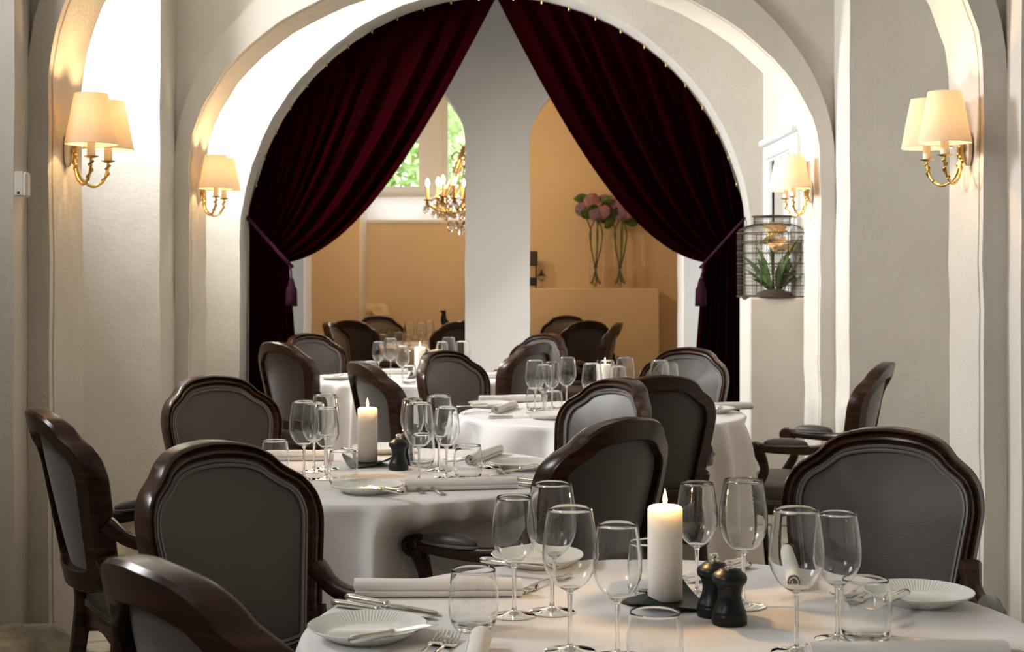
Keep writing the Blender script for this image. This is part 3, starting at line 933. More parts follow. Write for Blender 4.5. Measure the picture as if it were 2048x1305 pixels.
def candle_thing():
    t = empty('pillar_candle')
    r, h = .0305, .163
    mk('wax', *lathe([(0, 0), (r - .001, 0), (r, .001), (r, h - .006), (r - .0015, h - .002), (r - .005, h), (r * .55, h - .0025), (.008, h - .006), (0, h - .0065)], 40), M['wax'], t, angle=60)
    wk = mk('wick', *tube([(0, 0, h - .008), (0, 0, h), (.0005, 0, h + .007)], .0009, 6), M['wick'], t)
    mk('flame', *lathe([(0, h + .001), (.0026, h + .0035), (.0040, h + .008), (.0041, h + .012), (.0030, h + .018), (.0016, h + .024), (0, h + .031)], 14), M['flame'], t)
    return t
PC = candle_thing()
def holder():
    n = 15
    g = np.linspace(-1, 1, n)
    hs = .064
    V = []
    for k, off in ((0, .0), (1, -.0035)):
        for a in g:
            for b in g:
                u, v = (a + b) / 2, (a - b) / 2
                z = .0105 + .026 * u ** 2 * abs(u) - .0085 * v ** 2 + off
                V.append((a * hs, b * hs, max(z, 0.0002 + (.0035 if k == 0 else 0))))
    Fc = []
    for i in range(n - 1):
        for j in range(n - 1):
            q = (i * n + j, (i + 1) * n + j, (i + 1) * n + j + 1, i * n + j + 1)
            Fc.append(q); Fc.append(tuple(x + n * n for x in q[::-1]))
    for i in range(n - 1):
        for a, b in ((i, i + 1), ((n - 1) * n + i, (n - 1) * n + i + 1), (i * n, (i + 1) * n), (i * n + n - 1, (i + 1) * n + n - 1)):
            Fc.append((a, b, b + n * n, a + n * n))
    return mk('candle_holder', V, Fc, M['black_iron'], angle=50)
PH = holder()
def mill():
    t = empty('pepper_mill')
    body = cr([(.0285, 0), (.0295, .004), (.0290, .014), (.0275, .018), (.0280, .021), (.0245, .028), (.0205, .040), (.0195, .050), (.0215, .060), (.0235, .064)], 24)
    mk('body', *lathe([(0, 0)] + [tuple(p) for p in body] + [(.0235, .066), (0, .066)], 36), M['black'], t)
    hd = cr([(.0225, .0655), (.0270, .068), (.0292, .074), (.0280, .081), (.0225, .086), (.0185, .0885), (.0165, .0905), (.0105, .0925)], 20)
    mk('head', *lathe([(0, .0655)] + [tuple(p) for p in hd] + [(0, .0930)], 36), M['black'], t)
    mk('knob', *lathe([(0, .0915), (.0085, .0925), (.0085, .0945), (.004, .0955), (.004, .0975), (.0075, .099), (.0085, .1025), (.006, .1055), (0, .1065)], 24), M['steel'], t)
    return t
PM = mill()
_used = set()
def inst(p):
    if p.name in _used:
        return copy_tree(p)
    _used.add(p.name)
    return p
LIGHTS_ON = []
def at_top(px, ytop, h):
    """where a thing of height h stands on the table top if its top shows at (px, ytop)"""
    s = (ytop - Y0) / (H0 - TZ - h)
    return Vector(((px - CX) / s, F / s, TZ))
def at_base(px, py):
    return P(px, py, TZ)
def put(p, loc, label, cat, group, rz=None):
    o = inst(p)
    o.location = loc
    o.rotation_euler = (0, 0, random.random() * 6.28 if rz is None else rz)
    tag(o, label, cat, group)
    return o
def put_line(p, a, b, label, cat, group, lift=0.0, tilt=0.0, centre=False):
    """lay a thing along the table from pixel a towards pixel b (its local +x)"""
    A, B = P(*a, TZ + lift), P(*b, TZ + lift)
    d = B - A
    o = inst(p)
    o.location = (A + B) / 2 if centre else A
    o.rotation_euler = (0, tilt, math.atan2(d.y, d.x))
    tag(o, label, cat, group)
    return o
def light_flame(loc, h, power):
    l = bpy.data.lights.new('candle_light', 'POINT')
    l.energy = power; l.color = (1.0, 0.58, 0.22); l.shadow_soft_size = .006
    o = bpy.data.objects.new('candle_light', l); COL.objects.link(o)
    o.location = (loc[0], loc[1], loc[2] + h)
def candle(px, py, tab, power=.9, rz=0.6):
    b = at_base(px, py)
    put(PH, b, 'curved black metal candle tray on ' + TWORDS[tab], 'candle holder', 'black candle trays', rz)
    c = put(PC, b + Vector((0, 0, .0125)), 'thick white burning candle on ' + TWORDS[tab], 'candle', 'burning pillar candles', 0)
    light_flame(c.location, .163 + .036, power)
T = TWORDS
gG, gW, gP, gN, gC, gM = 'wine glasses on ', 'water glasses on ', 'bread plates on ', 'rolled napkins on ', 'cutlery on ', 'pepper mills on '
# ---- table 1
t = 1
candle(1330, 1213, t, 1.6, .35)
for p, px, yt, words in ((PS, 1028, 990, 'large clear wine glass between water glass and rolled napkin end'), (PL, 1104, 963, 'tall clear wine glass in front of the plain-backed chair'),
                  (PL, 1140, 1012, 'tall clear wine glass between its two smaller neighbours'), (PS, 1235, 1044, 'smaller clear wine glass on the left of the burning candle'),
                  (PS, 1394, 962, 'smaller clear wine glass just behind the pepper mills'), (PL, 1487, 956, 'tall clear wine glass beside the pepper mills'),
                  (PL, 1593, 1014, 'tall clear wine glass in front of the folded napkin'), (PS, 1675, 1022, 'smaller clear wine glass beside the water glass and right plate')):
    put(p, at_top(px, yt + 4, .222 if p is PL else .203), words + ', ' + 'table farthest from curtains', 'wine glass', gG + T[t])
for px, yt, words in ((947, 1139, 'clear water tumbler in front of the long rolled napkin'), (1310, 1224, 'clear water tumbler in front of the candle tray'), (1731, 1158, 'clear water tumbler beside the right-hand bread plate'), (1304, 1083, 'clear water tumbler half hidden behind the burning candle')):
    put(PT_, at_top(px, yt, .098), words + ', table farthest from curtains', 'water glass', gW + T[t])
put(PM, at_base(1459, 1248), 'black pepper mill with steel knob, outer one of the pair farthest from the curtains', 'pepper mill', gM + T[t])
put(PM, at_base(1428, 1232), 'black pepper mill beside candle tray, farthest from the curtains', 'pepper mill', gM + T[t])
put(PP_, at_base(735, 1276), 'fluted white bread plate beside the pair of silver knives', 'plate', gP + T[t])
put(PP_, at_base(1078, 1130), 'fluted white bread plate behind the long rolled napkin end', 'plate', gP + T[t])
put(PP_, at_base(1838, 1206), 'fluted white bread plate in front of the right chair', 'plate', gP + T[t])
nap = lambda a, b, lab: put_line(PN, a, b, lab, 'napkin', gN + T[t], centre=True)
nap((712, 1195), (1042, 1193), 'long rolled white napkin between knives and chair arm')
o = nap((1590, 1192), (1568, 1115), 'rolled white napkin behind the tall wine glass')
nap((958, 1308), (938, 1395), 'rolled white napkin beside the silver forks')
nap((1645, 1330), (1985, 1324), 'rolled white napkin beside the dark knives')
put_line(PK, (664, 1213), (850, 1240), 'silver table knife nearer to the bread plate of the knife pair', 'knife', gC + T[t])
put_line(PK, (690, 1201), (905, 1240), 'silver table knife nearer to the napkin of the knife pair', 'knife', gC + T[t])
put_line(PB, (698, 1290), (870, 1258), 'silver butter knife lying across the plate by the knife pair', 'knife', gC + T[t], lift=.022)
put_line(PB, (960, 1127), (1095, 1140), 'silver butter knife lying across the plate behind the long napkin', 'knife', gC + T[t], lift=.022)
put_line(PF, (820, 1340), (893, 1270), 'silver fork beside the rolled napkin, nearer the plate', 'fork', gC + T[t])
put_line(PF, (850, 1345), (921, 1268), 'silver fork beside the rolled napkin, nearer the tumbler', 'fork', gC + T[t])
put_line(PF, (1120, 1158), (1062, 1180), 'silver fork by the end of the long napkin', 'fork', gC + T[t])
put_line(PF, (1140, 1152), (1085, 1172), 'silver fork pointing away from the end of the long napkin', 'fork', gC + T[t])
put_line(PK, (1487, 1127), (1372, 1158), 'silver table knife behind the candle and pepper mills', 'knife', gC + T[t])
put_line(PK, (1500, 1136), (1372, 1168), 'silver table knife between the candle and pepper mill', 'knife', gC + T[t])
put_line(PB, (1815, 1192), (1720, 1232), 'silver butter knife resting across the right-hand plate', 'knife', gC + T[t], lift=.022)
put_line(PF, (1770, 1165), (1668, 1200), 'silver fork left of the right-hand plate', 'fork', gC + T[t])
put_line(PF, (1790, 1178), (1690, 1212), 'silver fork half seen through the right-hand tumbler', 'fork', gC + T[t])
put_line(PK, (2010, 1325), (1790, 1292), 'silver table knife with tip towards the rolled napkin', 'knife', gC + T[t])
put_line(PK, (2060, 1322), (1842, 1290), 'silver table knife beside another near the table edge', 'knife', gC + T[t])
# ---- table 2
t = 2
candle(735, 931, t, 1.3, 2.0)
for p, px, yt, words in ((PL, 608, 800, 'tall clear wine glass, outermost of the left cluster'), (PL, 650, 787, 'tall clear wine glass at the back of the left cluster'), (PS, 653, 813, 'smaller clear wine glass beside the tumbler of the left cluster'), (PS, 628, 803, 'smaller clear wine glass squeezed inside the left cluster'),
                  (PL, 838, 803, 'tall clear wine glass next to the pepper mills'), (PS, 825, 794, 'smaller clear wine glass behind the pepper mills'), (PL, 878, 789, 'tall clear wine glass at the back of the right cluster'), (PS, 893, 811, 'smaller clear wine glass nearest the slanted napkin')):
    put(p, at_top(px, yt + 3, .222 if p is PL else .203), words + ', by the left lamp pier', 'wine glass', gG + T[t])
for px, yt, words in ((550, 881, 'beside the rolled napkin end'), (686, 902, 'in front of the candle'), (936, 891, 'beside the slanted napkin'), (843, 868, 'behind the pepper mills')):
    put(PT_, at_top(px, yt, .098), 'clear water tumbler ' + words + ' on table by the left lamp pier', 'water glass', gW + T[t])
put(PM, at_base(797, 940), 'black pepper mill beside the candle on the table by the left lamp pier', 'pepper mill', gM + T[t])
put(PM, at_base(810, 928), 'black pepper mill hidden behind another on the table by the left lamp pier', 'pepper mill', gM + T[t])
put(PP_, at_base(735, 985), 'white bread plate beside two crossed forks on the cloth edge', 'plate', gP + T[t])
put(PP_, at_base(1044, 938), 'white bread plate beside the plain-backed chair and slanted napkin', 'plate', gP + T[t])
put(PP_, at_base(762, 906), 'white bread plate behind the candle and pepper mills', 'plate', gP + T[t])
nap((478, 922), (642, 922), 'rolled white napkin behind the glasses beside the front-facing chair')
nap((817, 983), (1029, 978), 'long rolled white napkin on the cloth edge of the left pier table')
nap((938, 933), (1000, 908), 'slanted rolled white napkin showing its spiral end')
put_line(PB, (806, 990), (708, 972), 'silver butter knife on the plate beside the crossed forks', 'knife', gC + T[t], lift=.022)
put_line(PF, (846, 989), (790, 962), 'silver fork partly over the bread plate rim', 'fork', gC + T[t])
put_line(PF, (888, 992), (806, 964), 'silver fork with handle towards the cloth edge', 'fork', gC + T[t])
put_line(PK, (1080, 978), (1000, 966), 'silver table knife beyond the long napkin end', 'knife', gC + T[t])
put_line(PK, (1084, 970), (1005, 958), 'silver table knife nearer the plain-backed chair', 'knife', gC + T[t])
put_line(PK, (985, 912), (868, 926), 'silver table knife behind the right glass cluster', 'knife', gC + T[t])
put_line(PB, (1075, 936), (1005, 948), 'silver butter knife on the plate by the plain-backed chair', 'knife', gC + T[t], lift=.022)
put_line(PF, (1015, 948), (972, 926), 'silver fork between plate and slanted napkin', 'fork', gC + T[t])
put_line(PF, (1003, 950), (960, 930), 'silver fork below the slanted napkin end', 'fork', gC + T[t])
put_line(PB, (685, 902), (740, 918), 'silver butter knife left behind the candle', 'knife', gC + T[t], lift=.012)
# ---- table 3
t = 3
candle(1210, 806, t, .7, 1.0)
WL = 'clear wine glass on the table beside the wire cage ledge'
for p, px, yt, words in ((PL, 1070, 719, 'beside the rolled napkin'), (PS, 1087, 728, 'in front of its cluster'), (PS, 1104, 722, 'enclosed by its cluster'), (PL, 1133, 713, 'near the pillar-foot chair'),
                  (PL, 1184, 725, 'in front of the candle'), (PS, 1214, 719, 'directly behind the candle'), (PL, 1250, 713, 'farthest behind the candle'), (PS, 1236, 731, 'beside the candle flame'), (PL, 1319, 719, 'standing apart'), (PS, 1340, 724, 'standing apart')):
    put(p, at_top(px, yt + 2, .222 if p is PL else .203), ('tall' if p is PL else 'smaller') + ' clear wine glass %s, table beside the cage ledge' % words, 'wine glass', gG + T[t])
for px, yt, w_ in ((1071, 776, 'in front of the left wine glasses'), (1106, 782, 'between wine glasses and candle')):
    put(PT_, at_top(px, yt, .098), 'clear water tumbler %s, cage-side table' % w_, 'water glass', gW + T[t])
put(PP_, at_base(979, 815), 'white bread plate at the left rim of the cage-side table', 'plate', gP + T[t])
put(PP_, at_base(1100, 838), 'white bread plate beside the glossy front-facing chair', 'plate', gP + T[t])
put(PP_, at_base(1425, 826), 'white bread plate at the right rim of the cage-side table', 'plate', gP + T[t])
nap((984, 806), (1062, 804), 'rolled white napkin behind the left wine glasses, cage-side table')
nap((976, 834), (1042, 812), 'slanted rolled white napkin between the plates, cage-side table')
nap((1405, 822), (1472, 820), 'rolled white napkin at the right rim, cage-side table')
put_line(PB, (975, 813), (940, 815), 'silver butter knife on the left plate, cage-side table', 'knife', gC + T[t], lift=.022)
put_line(PK, (975, 838), (1072, 836), 'silver table knife below the slanted napkin, cage-side table', 'knife', gC + T[t])
put_line(PF, (1140, 838), (1118, 828), 'silver fork at the plate by the glossy chair', 'fork', gC + T[t])
put_line(PF, (925, 830), (985, 826), 'silver fork at the left rim, cage-side table', 'fork', gC + T[t])
put_line(PB, (1445, 818), (1420, 826), 'silver butter knife on the right plate, cage-side table', 'knife', gC + T[t], lift=.022)
# ---- table 4
t = 4
candle(840, 757, t, .7, 1.4)
for p, px, yt, words in ((PS, 757, 683, 'beside the tumbler'), (PL, 781, 676, 'between two others'), (PS, 805, 691, 'beside the candle'), (PL, 897, 674, 'behind the front-facing chair crest'), (PS, 884, 683, 'behind the front-facing chair'), (PL, 925, 682, 'against the pillar edge')):
    put(p, at_top(px, yt + 1, .222 if p is PL else .203), ('tall' if p is PL else 'smaller') + ' clear wine glass %s, table before the left curtain' % words, 'wine glass', gG + T[t])
for px, yt, w_ in ((740, 723, 'left of the wine glasses'), (818, 732, 'right of the wine glasses')):
    put(PT_, at_top(px, yt, .098), 'clear water tumbler %s, table before the left curtain' % w_, 'water glass', gW + T[t])
put(PP_, at_base(672, 760), 'white bread plate at the left rim, table before the left curtain', 'plate', gP + T[t])
nap((735, 751), (795, 749), 'rolled white napkin behind the glasses, table before the left curtain')
nap((965, 758), (1008, 757), 'rolled white napkin at the pillar side, table before the left curtain')
put_line(PK, (740, 768), (790, 764), 'silver table knife at the rim, table before the left curtain', 'knife', gC + T[t])
put_line(PB, (690, 752), (660, 757), 'silver butter knife on the plate before the left curtain', 'knife', gC + T[t], lift=.022)
put_line(PB, (1000, 742), (965, 746), 'silver knife on the pillar side of the table before the left curtain', 'knife', gC + T[t])
# ---- back room table
t = 6
for px, yt in ((818, 645), (843, 645), (858, 643)):
    put(PL, at_top(px, yt, .222), 'clear wine glass ' + {818: 'nearest the front-facing chair', 843: 'between two others', 858: 'nearest the black bird'}[px] + ' on the back room table', 'wine glass', gG + T[t])
for k in range(11):
    a = k / 10
    put(PT_, at_base(748 + 165 * a, 688 + 6 * math.sin(k * 2.1)), 'clear water tumbler in the crowded row on the back room table', 'water glass', gW + T[t])
def bird():
    b = at_base(898, 690)
    o = empty('bird_figurine', b)
    tag(o, 'black bird-shaped figurine with upright head on the back room table', 'figurine')
    body = cr([(-.045, 0, .27), (-.05, 0, .285), (-.043, 0, .262), (-.045, 0, .225), (-.035, 0, .185), (.0, 0, .155), (.05, 0, .16), (.10, 0, .18), (.15, 0, .205)], 30)
    mk('body', *tube(body, np.interp(np.linspace(0, 1, 30), [0, .12, .3, .5, .7, 1], [.006, .02, .019, .032, .042, .008]), 12), M['black'], o, angle=180)
    mk('beak', *tube([(-.055, 0, .283), (-.07, 0, .278), (-.08, 0, .272)], [.009, .005, .001], 8), M['black'], o)
    for s in (-1, 1):
        mk('leg', *tube([(.01, s * .015, .15), (.005, s * .016, .07), (.01, s * .017, .0)], .006, 8), M['black'], o)
    mk('base', *lathe([(0, 0), (.05, 0), (.05, .01), (.045, .014), (0, .014)], 24), M['black'], o)
bird()
for p in (PL, PS, PT_, PP_, PN, PK, PB, PF, PC, PH, PM):
    assert p.name in _used

# ================================================================== WALL LAMPS
def sconce():
    t = empty('wall_lamp')
    V, Fc = lathe([(0, 0), (.046, 0), (.05, .004), (.048, .012), (.03, .016), (0, .018)], 28)
    mk('backplate', [(v[2], v[0] * .62, v[1] * 1.15) for v in V], [f[::-1] for f in Fc], M['sleeve'], t)
    mb = MB()
    for k in range(11):
        a = k / 10
        mb.add(*ball((.03 + .006 * math.sin(k * 2.2), .011 * math.sin(k * 1.9), .052 - .115 * a), (.008, .009, .010), 8, 6))
    mb.add(*tube(cr([(.02, 0, .055), (.035, 0, .02), (.03, 0, -.03), (.034, 0, -.065)], 12), .007, 8))
    mb.build('ornament', M['brass'], t, angle=60)
    for s in (-1, 1):
        p = cr([(.026, 0, .02), (.030, s * .004, -.04), (.042, s * .022, -.093), (.072, s * .058, -.120), (.100, s * .088, -.100), (.112, s * .100, -.062), (.114, s * .102, -.032)], 28)
        arm = mk('arm', *tube(p, .0052, 10), M['brass'], t)
        tw = [np.array(p[i]) + .0085 * np.array((math.cos(i * 1.5), math.sin(i * 1.5), .3 * math.sin(i * .9))) for i in range(17, 27)]
        mk('vine', *tube(cr(tw, 40), .0028, 6), M['brass_dark'], arm)
        c = (.114, s * .102, 0)
        mk('drip_pan', *lathe([(0, -.034), (.010, -.034), (.024, -.029), (.0255, -.027), (.010, -.029), (0, -.029)], 24, c), M['brass'], t)
        mk('sleeve', *lathe([(0, -.029), (.0135, -.029), (.0135, .045), (0, .045)], 20, c), M['sleeve'], t)
        mk('bulb', *lathe([(0, .045), (.010, .05), (.016, .075), (.014, .092), (.006, .105), (0, .110)], 16, c), M['bulb'], t)
        sh = mk('shade', *lathe([(.0865, .012), (.0545, .180), (.0540, .180), (.0860, .012)], 48, c, closed=True), M['shade'], t, angle=60)
        mk('trim_ring', *tube([(c[0] + .0865 * math.cos(a), c[1] + .0865 * math.sin(a), .012) for a in np.linspace(0, 2 * PI, 48, endpoint=False)], .0014, 5, closed=True), M['sleeve'], sh)
    return t
PSC = sconce()
def put_sconce(x, y, z, left, label, power):
    o = inst(PSC)
    o.location = (x, y, z)
    o.rotation_euler = (0, 0, 0 if left else PI)
    tag(o, label, 'wall lamp', 'brass wall lamps')
    for s in (-1, 1):
        l = bpy.data.lights.new('lamp_light', 'POINT'); l.energy = power; l.color = (1.0, 0.62, 0.28); l.shadow_soft_size = .02
        lo = bpy.data.objects.new('lamp_light', l); COL.objects.link(lo)
        k = 1 if left else -1
        lo.location = (x + k * .114, y + s * k * .102, z + .118)
PW = 5.5
put_sconce(-1.515, 4.93, 1.755, True, 'twin-shade brass wall lamp above the white sensor box', PW)
put_sconce(1.540, 4.88, 1.755, False, 'twin-shade brass wall lamp on the pier beside the grey wall', PW)
put_sconce(-1.604, 7.40, 1.755, True, 'twin-shade brass wall lamp beside the left curtain', PW)
put_sconce(1.530, 7.40, 1.755, False, 'twin-shade brass wall lamp above the wire cage', PW)

# ================================================================== CURTAINS
ACX, ACZ, AR, CY_ = -.0995, 1.53, 1.577, 9.26
def pix(px, py, d=CY_):
    v = Q(px, py, d)
    return np.array((v.x, v.z))
def curtain(sign):
    nu, nv1, nv2 = 210, 46, 26
    V = []
    rg = np.random.default_rng(8 if sign > 0 else 9)
    ph = rg.random(6) * 6.28
    us = np.linspace(0, 1, nu)
    NF = 12
    for i, u in enumerate(us):
        uu = u + .022 * math.sin(9 * u + ph[0]) + .014 * math.sin(21 * u + ph[1])
        a = R(171.5 - 81.5 * u)
        T0 = np.array((ACX + AR * math.cos(a), ACZ + AR * math.sin(a)))
        K0 = pix(499 + 79 * u, 441 + 84 * u)
        L = K0 - T0
        P1 = T0 + L * .29 + u ** 1.6 * (pix(0, 83) - pix(0, 0))
        P2 = T0 + L * .62 + u ** 1.6 * (pix(0, 175) - pix(0, 0))
        if u < .25: P1 = P1 + (1 - u / .25) * np.array((-.03, 0.0)); P2 = P2 + (1 - u / .25) * np.array((-.035, 0))
        B0 = np.array((pix(497, 0)[0] + u * (pix(604, 0)[0] - pix(497, 0)[0]), .015))
        fold = math.sin(2 * PI * NF * uu + ph[2]) + .35 * math.sin(4 * PI * NF * uu + ph[3] + 2 * u)
        fold2 = math.sin(2 * PI * (NF * .53) * uu + ph[4])
        col = []
        for k in range(nv1):
            v = k / (nv1 - 1)
            q = (1 - v) ** 3 * T0 + 3 * (1 - v) ** 2 * v * P1 + 3 * (1 - v) * v * v * P2 + v ** 3 * K0
            amp = np.interp(v, [0, .12, .5, .85, 1], [.008, .026, .040, .034, .020])
            y = CY_ - amp * (fold * .8 + fold2 * .55 * math.sin(v * PI)) - .05 * u * math.sin(v * PI)
            q = q + np.array((.010, 0)) * fold2 * math.sin(v * PI) * (1 - u)
            col.append((q[0], y, q[1]))
        for k in range(1, nv2 + 1):
            v = k / nv2
            bul = math.sin(v * PI * .5)
            q = K0 + (B0 - K0) * np.array((bul, v))
            amp = np.interp(v, [0, .3, 1], [.020, .034, .040])
            y = CY_ - amp * (fold * .8 + fold2 * .4 * v)
            col.append((q[0], y, q[1]))
        V += col
    nv = nv1 + nv2
    if sign < 0:
        V = [(2 * ACX - x, y, z) for x, y, z in V]
    Fc = []
    for i in range(nu - 1):
        for k in range(nv - 1):
            q = (i * nv + k, (i + 1) * nv + k, (i + 1) * nv + k + 1, i * nv + k + 1)
            Fc.append(q if sign < 0 else q[::-1])
    side = 'left' if sign > 0 else 'right'
    o = mk('velvet_curtain', V, Fc, M['velvet'], angle=180)
    tag(o, 'dark red velvet curtain tied back %s' % ('beside the brass lamp and bright left wall' if sign > 0 else 'beside the wire cage and door'), 'curtain', 'tied-back velvet curtains')
    for k in range(12):
        a = R(166 - 72 * k / 11)
        x, z = ACX + (AR - .003) * math.cos(a), ACZ + (AR - .003) * math.sin(a)
        if sign < 0: x = 2 * ACX - x
        mk('hook', *tube([(x, CY_ - .03, z + .012), (x, CY_ - .035, z - .004), (x, CY_ - .03, z - .018)], .004, 6), M['brass_dark'], o)
    # tie-back
    f = (lambda p: p) if sign > 0 else (lambda p: (2 * ACX - p[0], p[1], p[2]))
    t = empty('curtain_tieback', f(tuple(Q(488, 430, 9.2))))
    o0 = np.array(t.location)
    tag(t, 'purple twisted rope tieback with tassel %s' % ('on the left curtain' if sign > 0 else 'on the right curtain beside the cage'), 'tieback', 'rope tiebacks with tassels')
    pts = [np.array(f(tuple(Q(*p)))) - o0 for p in ((486, 428, 9.24), (505, 447, 9.155), (540, 486, 9.15), (568, 517, 9.15), (580, 530, 9.19), (584, 534, 9.26), (575, 528, 9.33), (540, 492, 9.36), (488, 432, 9.28))]
    path = cr(pts, 60)
    rope = MB()
    d_ = np.cumsum(np.r_[0, np.linalg.norm(np.diff(path, axis=0), axis=1)])
    for ph_ in (0, 2.09, 4.19):
        tw = [path[i] + .0065 * np.array((math.cos(d_[i] * 130 + ph_) * .7, math.sin(d_[i] * 130 + ph_), math.cos(d_[i] * 130 + ph_) * .7)) for i in range(60)]
        rope.add(*tube(cr(tw, 240), .0075, 6))
    rope.build('rope', M['rope'], t, angle=180)
    c0 = np.array(f(tuple(Q(579, 531, 9.13)))) - o0
    c1 = np.array(f(tuple(Q(583, 556, 9.12)))) - o0
    mk('cord', *tube([c0, (c0 + c1) / 2 + np.array((.004, 0, 0)), c1], .006, 8), M['rope'], t)
    mk('tassel_head', *lathe([(0, .0), (.010, -.002), (.020, -.03), (.024, -.055), (.022, -.062), (0, -.062)], 20, tuple(c1)), M['tassel'], t)
    n = 56
    rings = []
    for r, z in ((.022, -.058), (.030, -.066), (.033, -.09), (.034, -.13), (.036, -.178), (.030, -.180)):
        rings.append([(c1[0] + (r + .0022 * (j % 2)) * math.cos(j / n * 2 * PI), c1[1] + (r + .0022 * (j % 2)) * math.sin(j / n * 2 * PI), c1[2] + z) for j in range(n)])
    mk('tassel_skirt', *loft(rings, True, cap1=True), M['tassel'], t, angle=180)
    hk = np.array(f(tuple(Q(484, 426, 9.22)))) - o0
    mk('wall_hook', *tube(cr([hk + np.array((-.03 * sign, 0, 0)), hk, hk + np.array((.014 * sign, -.02, -.006)), hk + np.array((.014 * sign, -.03, .014))], 14), .0055, 8), M['brass'], t)
curtain(1)
curtain(-1)

# ================================================================== CHANDELIER
def chandelier():
    x, y, z = (938 - CX) * 11.8 / F, 11.8, 1.93
    t = empty('chandelier', (x, y, z))
    tag(t, 'brass chandelier with lit candle bulbs and hanging crystals behind the pillar', 'chandelier')
    mk('column', *lathe([(0, -.16), (.018, -.15), (.035, -.11), (.02, -.07), (.045, -.03), (.03, .02), (.015, .06), (.022, .15), (.012, .25), (.02, .36), (.03, .42), (.012, .47), (.01, .56), (0, .57)], 18), M['brass_dark'], t)
    mk('chain', *tube([(0, 0, .56), (0, 0, .9), (0, 0, 1.64)], .008, 6), M['brass_dark'], t)
    cry = lathe([(0, -.046), (.0105, -.030), (.0120, -.018), (.004, 0.0), (0, .001)], 6)
    V0, F0 = cry
    me = bpy.data.meshes.new('crystal'); me.from_pydata([tuple(map(float, v)) for v in V0], [], F0); me.materials.append(M['glass'])
    def crystal(p, s=1.0):
        o = link('crystal', me, None, t); o.location = p; o.scale = (s, s, s * 1.2); o.rotation_euler = (0, 0, random.random() * 3)
    N = 12
    for k in range(N):
        a = 2 * PI * k / N + .2
        c, s = math.cos(a), math.sin(a)
        rr = .34 if k % 2 == 0 else .27
        dz = 0 if k % 2 == 0 else .02
        p = cr([(.03 * c, .03 * s, -.02), (.13 * c, .13 * s, -.085), (rr * .75 * c, rr * .75 * s, -.075), (rr * c, rr * s, -.02 + dz), (rr * c, rr * s, .0 + dz)], 18)
        arm = mk('arm', *tube(p, .0075, 7), M['brass_dark'], t)
        tw = [p[i] + np.array((.016 * math.cos(i * 1.3), .016 * math.sin(i * 1.3), .012 * math.sin(i * 2))) for i in range(3, 18)]
        mk('leaf_scroll', *tube(cr(tw, 40), .0045, 5), M['brass_dark'], arm)
        q = (rr * c, rr * s, dz)
        mk('drip_pan', *lathe([(0, 0), (.012, 0), (.034, .010), (.036, .013), (.012, .006), (0, .006)], 16, q), M['brass_dark'], t)
        mk('candle_sleeve', *lathe([(0, .006), (.0125, .006), (.0125, .115), (0, .115)], 12, q), M['amber'], t)
        mk('bulb', *lathe([(0, .115), (.011, .122), (.017, .142), (.014, .162), (.006, .18), (0, .188)], 12, q), M['flamebulb'], t)
        for j in range(4):
            b = a + (j - 1.5) * .11
            crystal((rr * math.cos(b) * (1 + .06 * (j % 2)), rr * math.sin(b), -.015 - .022 * (j % 2) + dz), 1.25)
        for j in range(5):
            f = (j + .5) / 5
            b = a + .26 * f
            crystal((rr * (.9 - .25 * f) * math.cos(b), rr * (.9 - .25 * f) * math.sin(b), -.075 - .025 * f), 1.1)
        # upper strings of crystals
        u = cr([(.05 * c, .05 * s, .45), (.10 * c, .10 * s, .30), (.17 * c, .17 * s, .14), (rr * .92 * c, rr * .92 * s, .0)], 14)
        mk('bead_string', *tube(u, .0065, 5), M['brass_dark'], t)
        for i in range(2, 13, 3): crystal(tuple(u[i]), .95)
        if k % 2 == 0:
            w_ = cr([(.02 * c, .02 * s, .36), (.10 * c, .10 * s, .40), (.14 * c, .14 * s, .36), (.12 * c, .12 * s, .33)], 12)
            mk('upper_arm', *tube(w_, .006, 6), M['brass_dark'], t)
            crystal((.13 * c, .13 * s, .34), 1.4)
    for k in range(14):
        a = 2 * PI * k / 14
        crystal((.16 * math.cos(a), .16 * math.sin(a), -.16), 1.6)
        if k % 2: crystal((.08 * math.cos(a), .08 * math.sin(a), -.19), 1.6)
    for k in range(4):
        a = 2 * PI * k / 4 + .4
        l = bpy.data.lights.new('chandelier_light', 'POINT'); l.energy = 11; l.color = (1.0, 0.66, 0.34); l.shadow_soft_size = .06
        o = bpy.data.objects.new('chandelier_light', l); COL.objects.link(o)
        o.location = (x + .30 * math.cos(a), y + .30 * math.sin(a), z + .20)
chandelier()

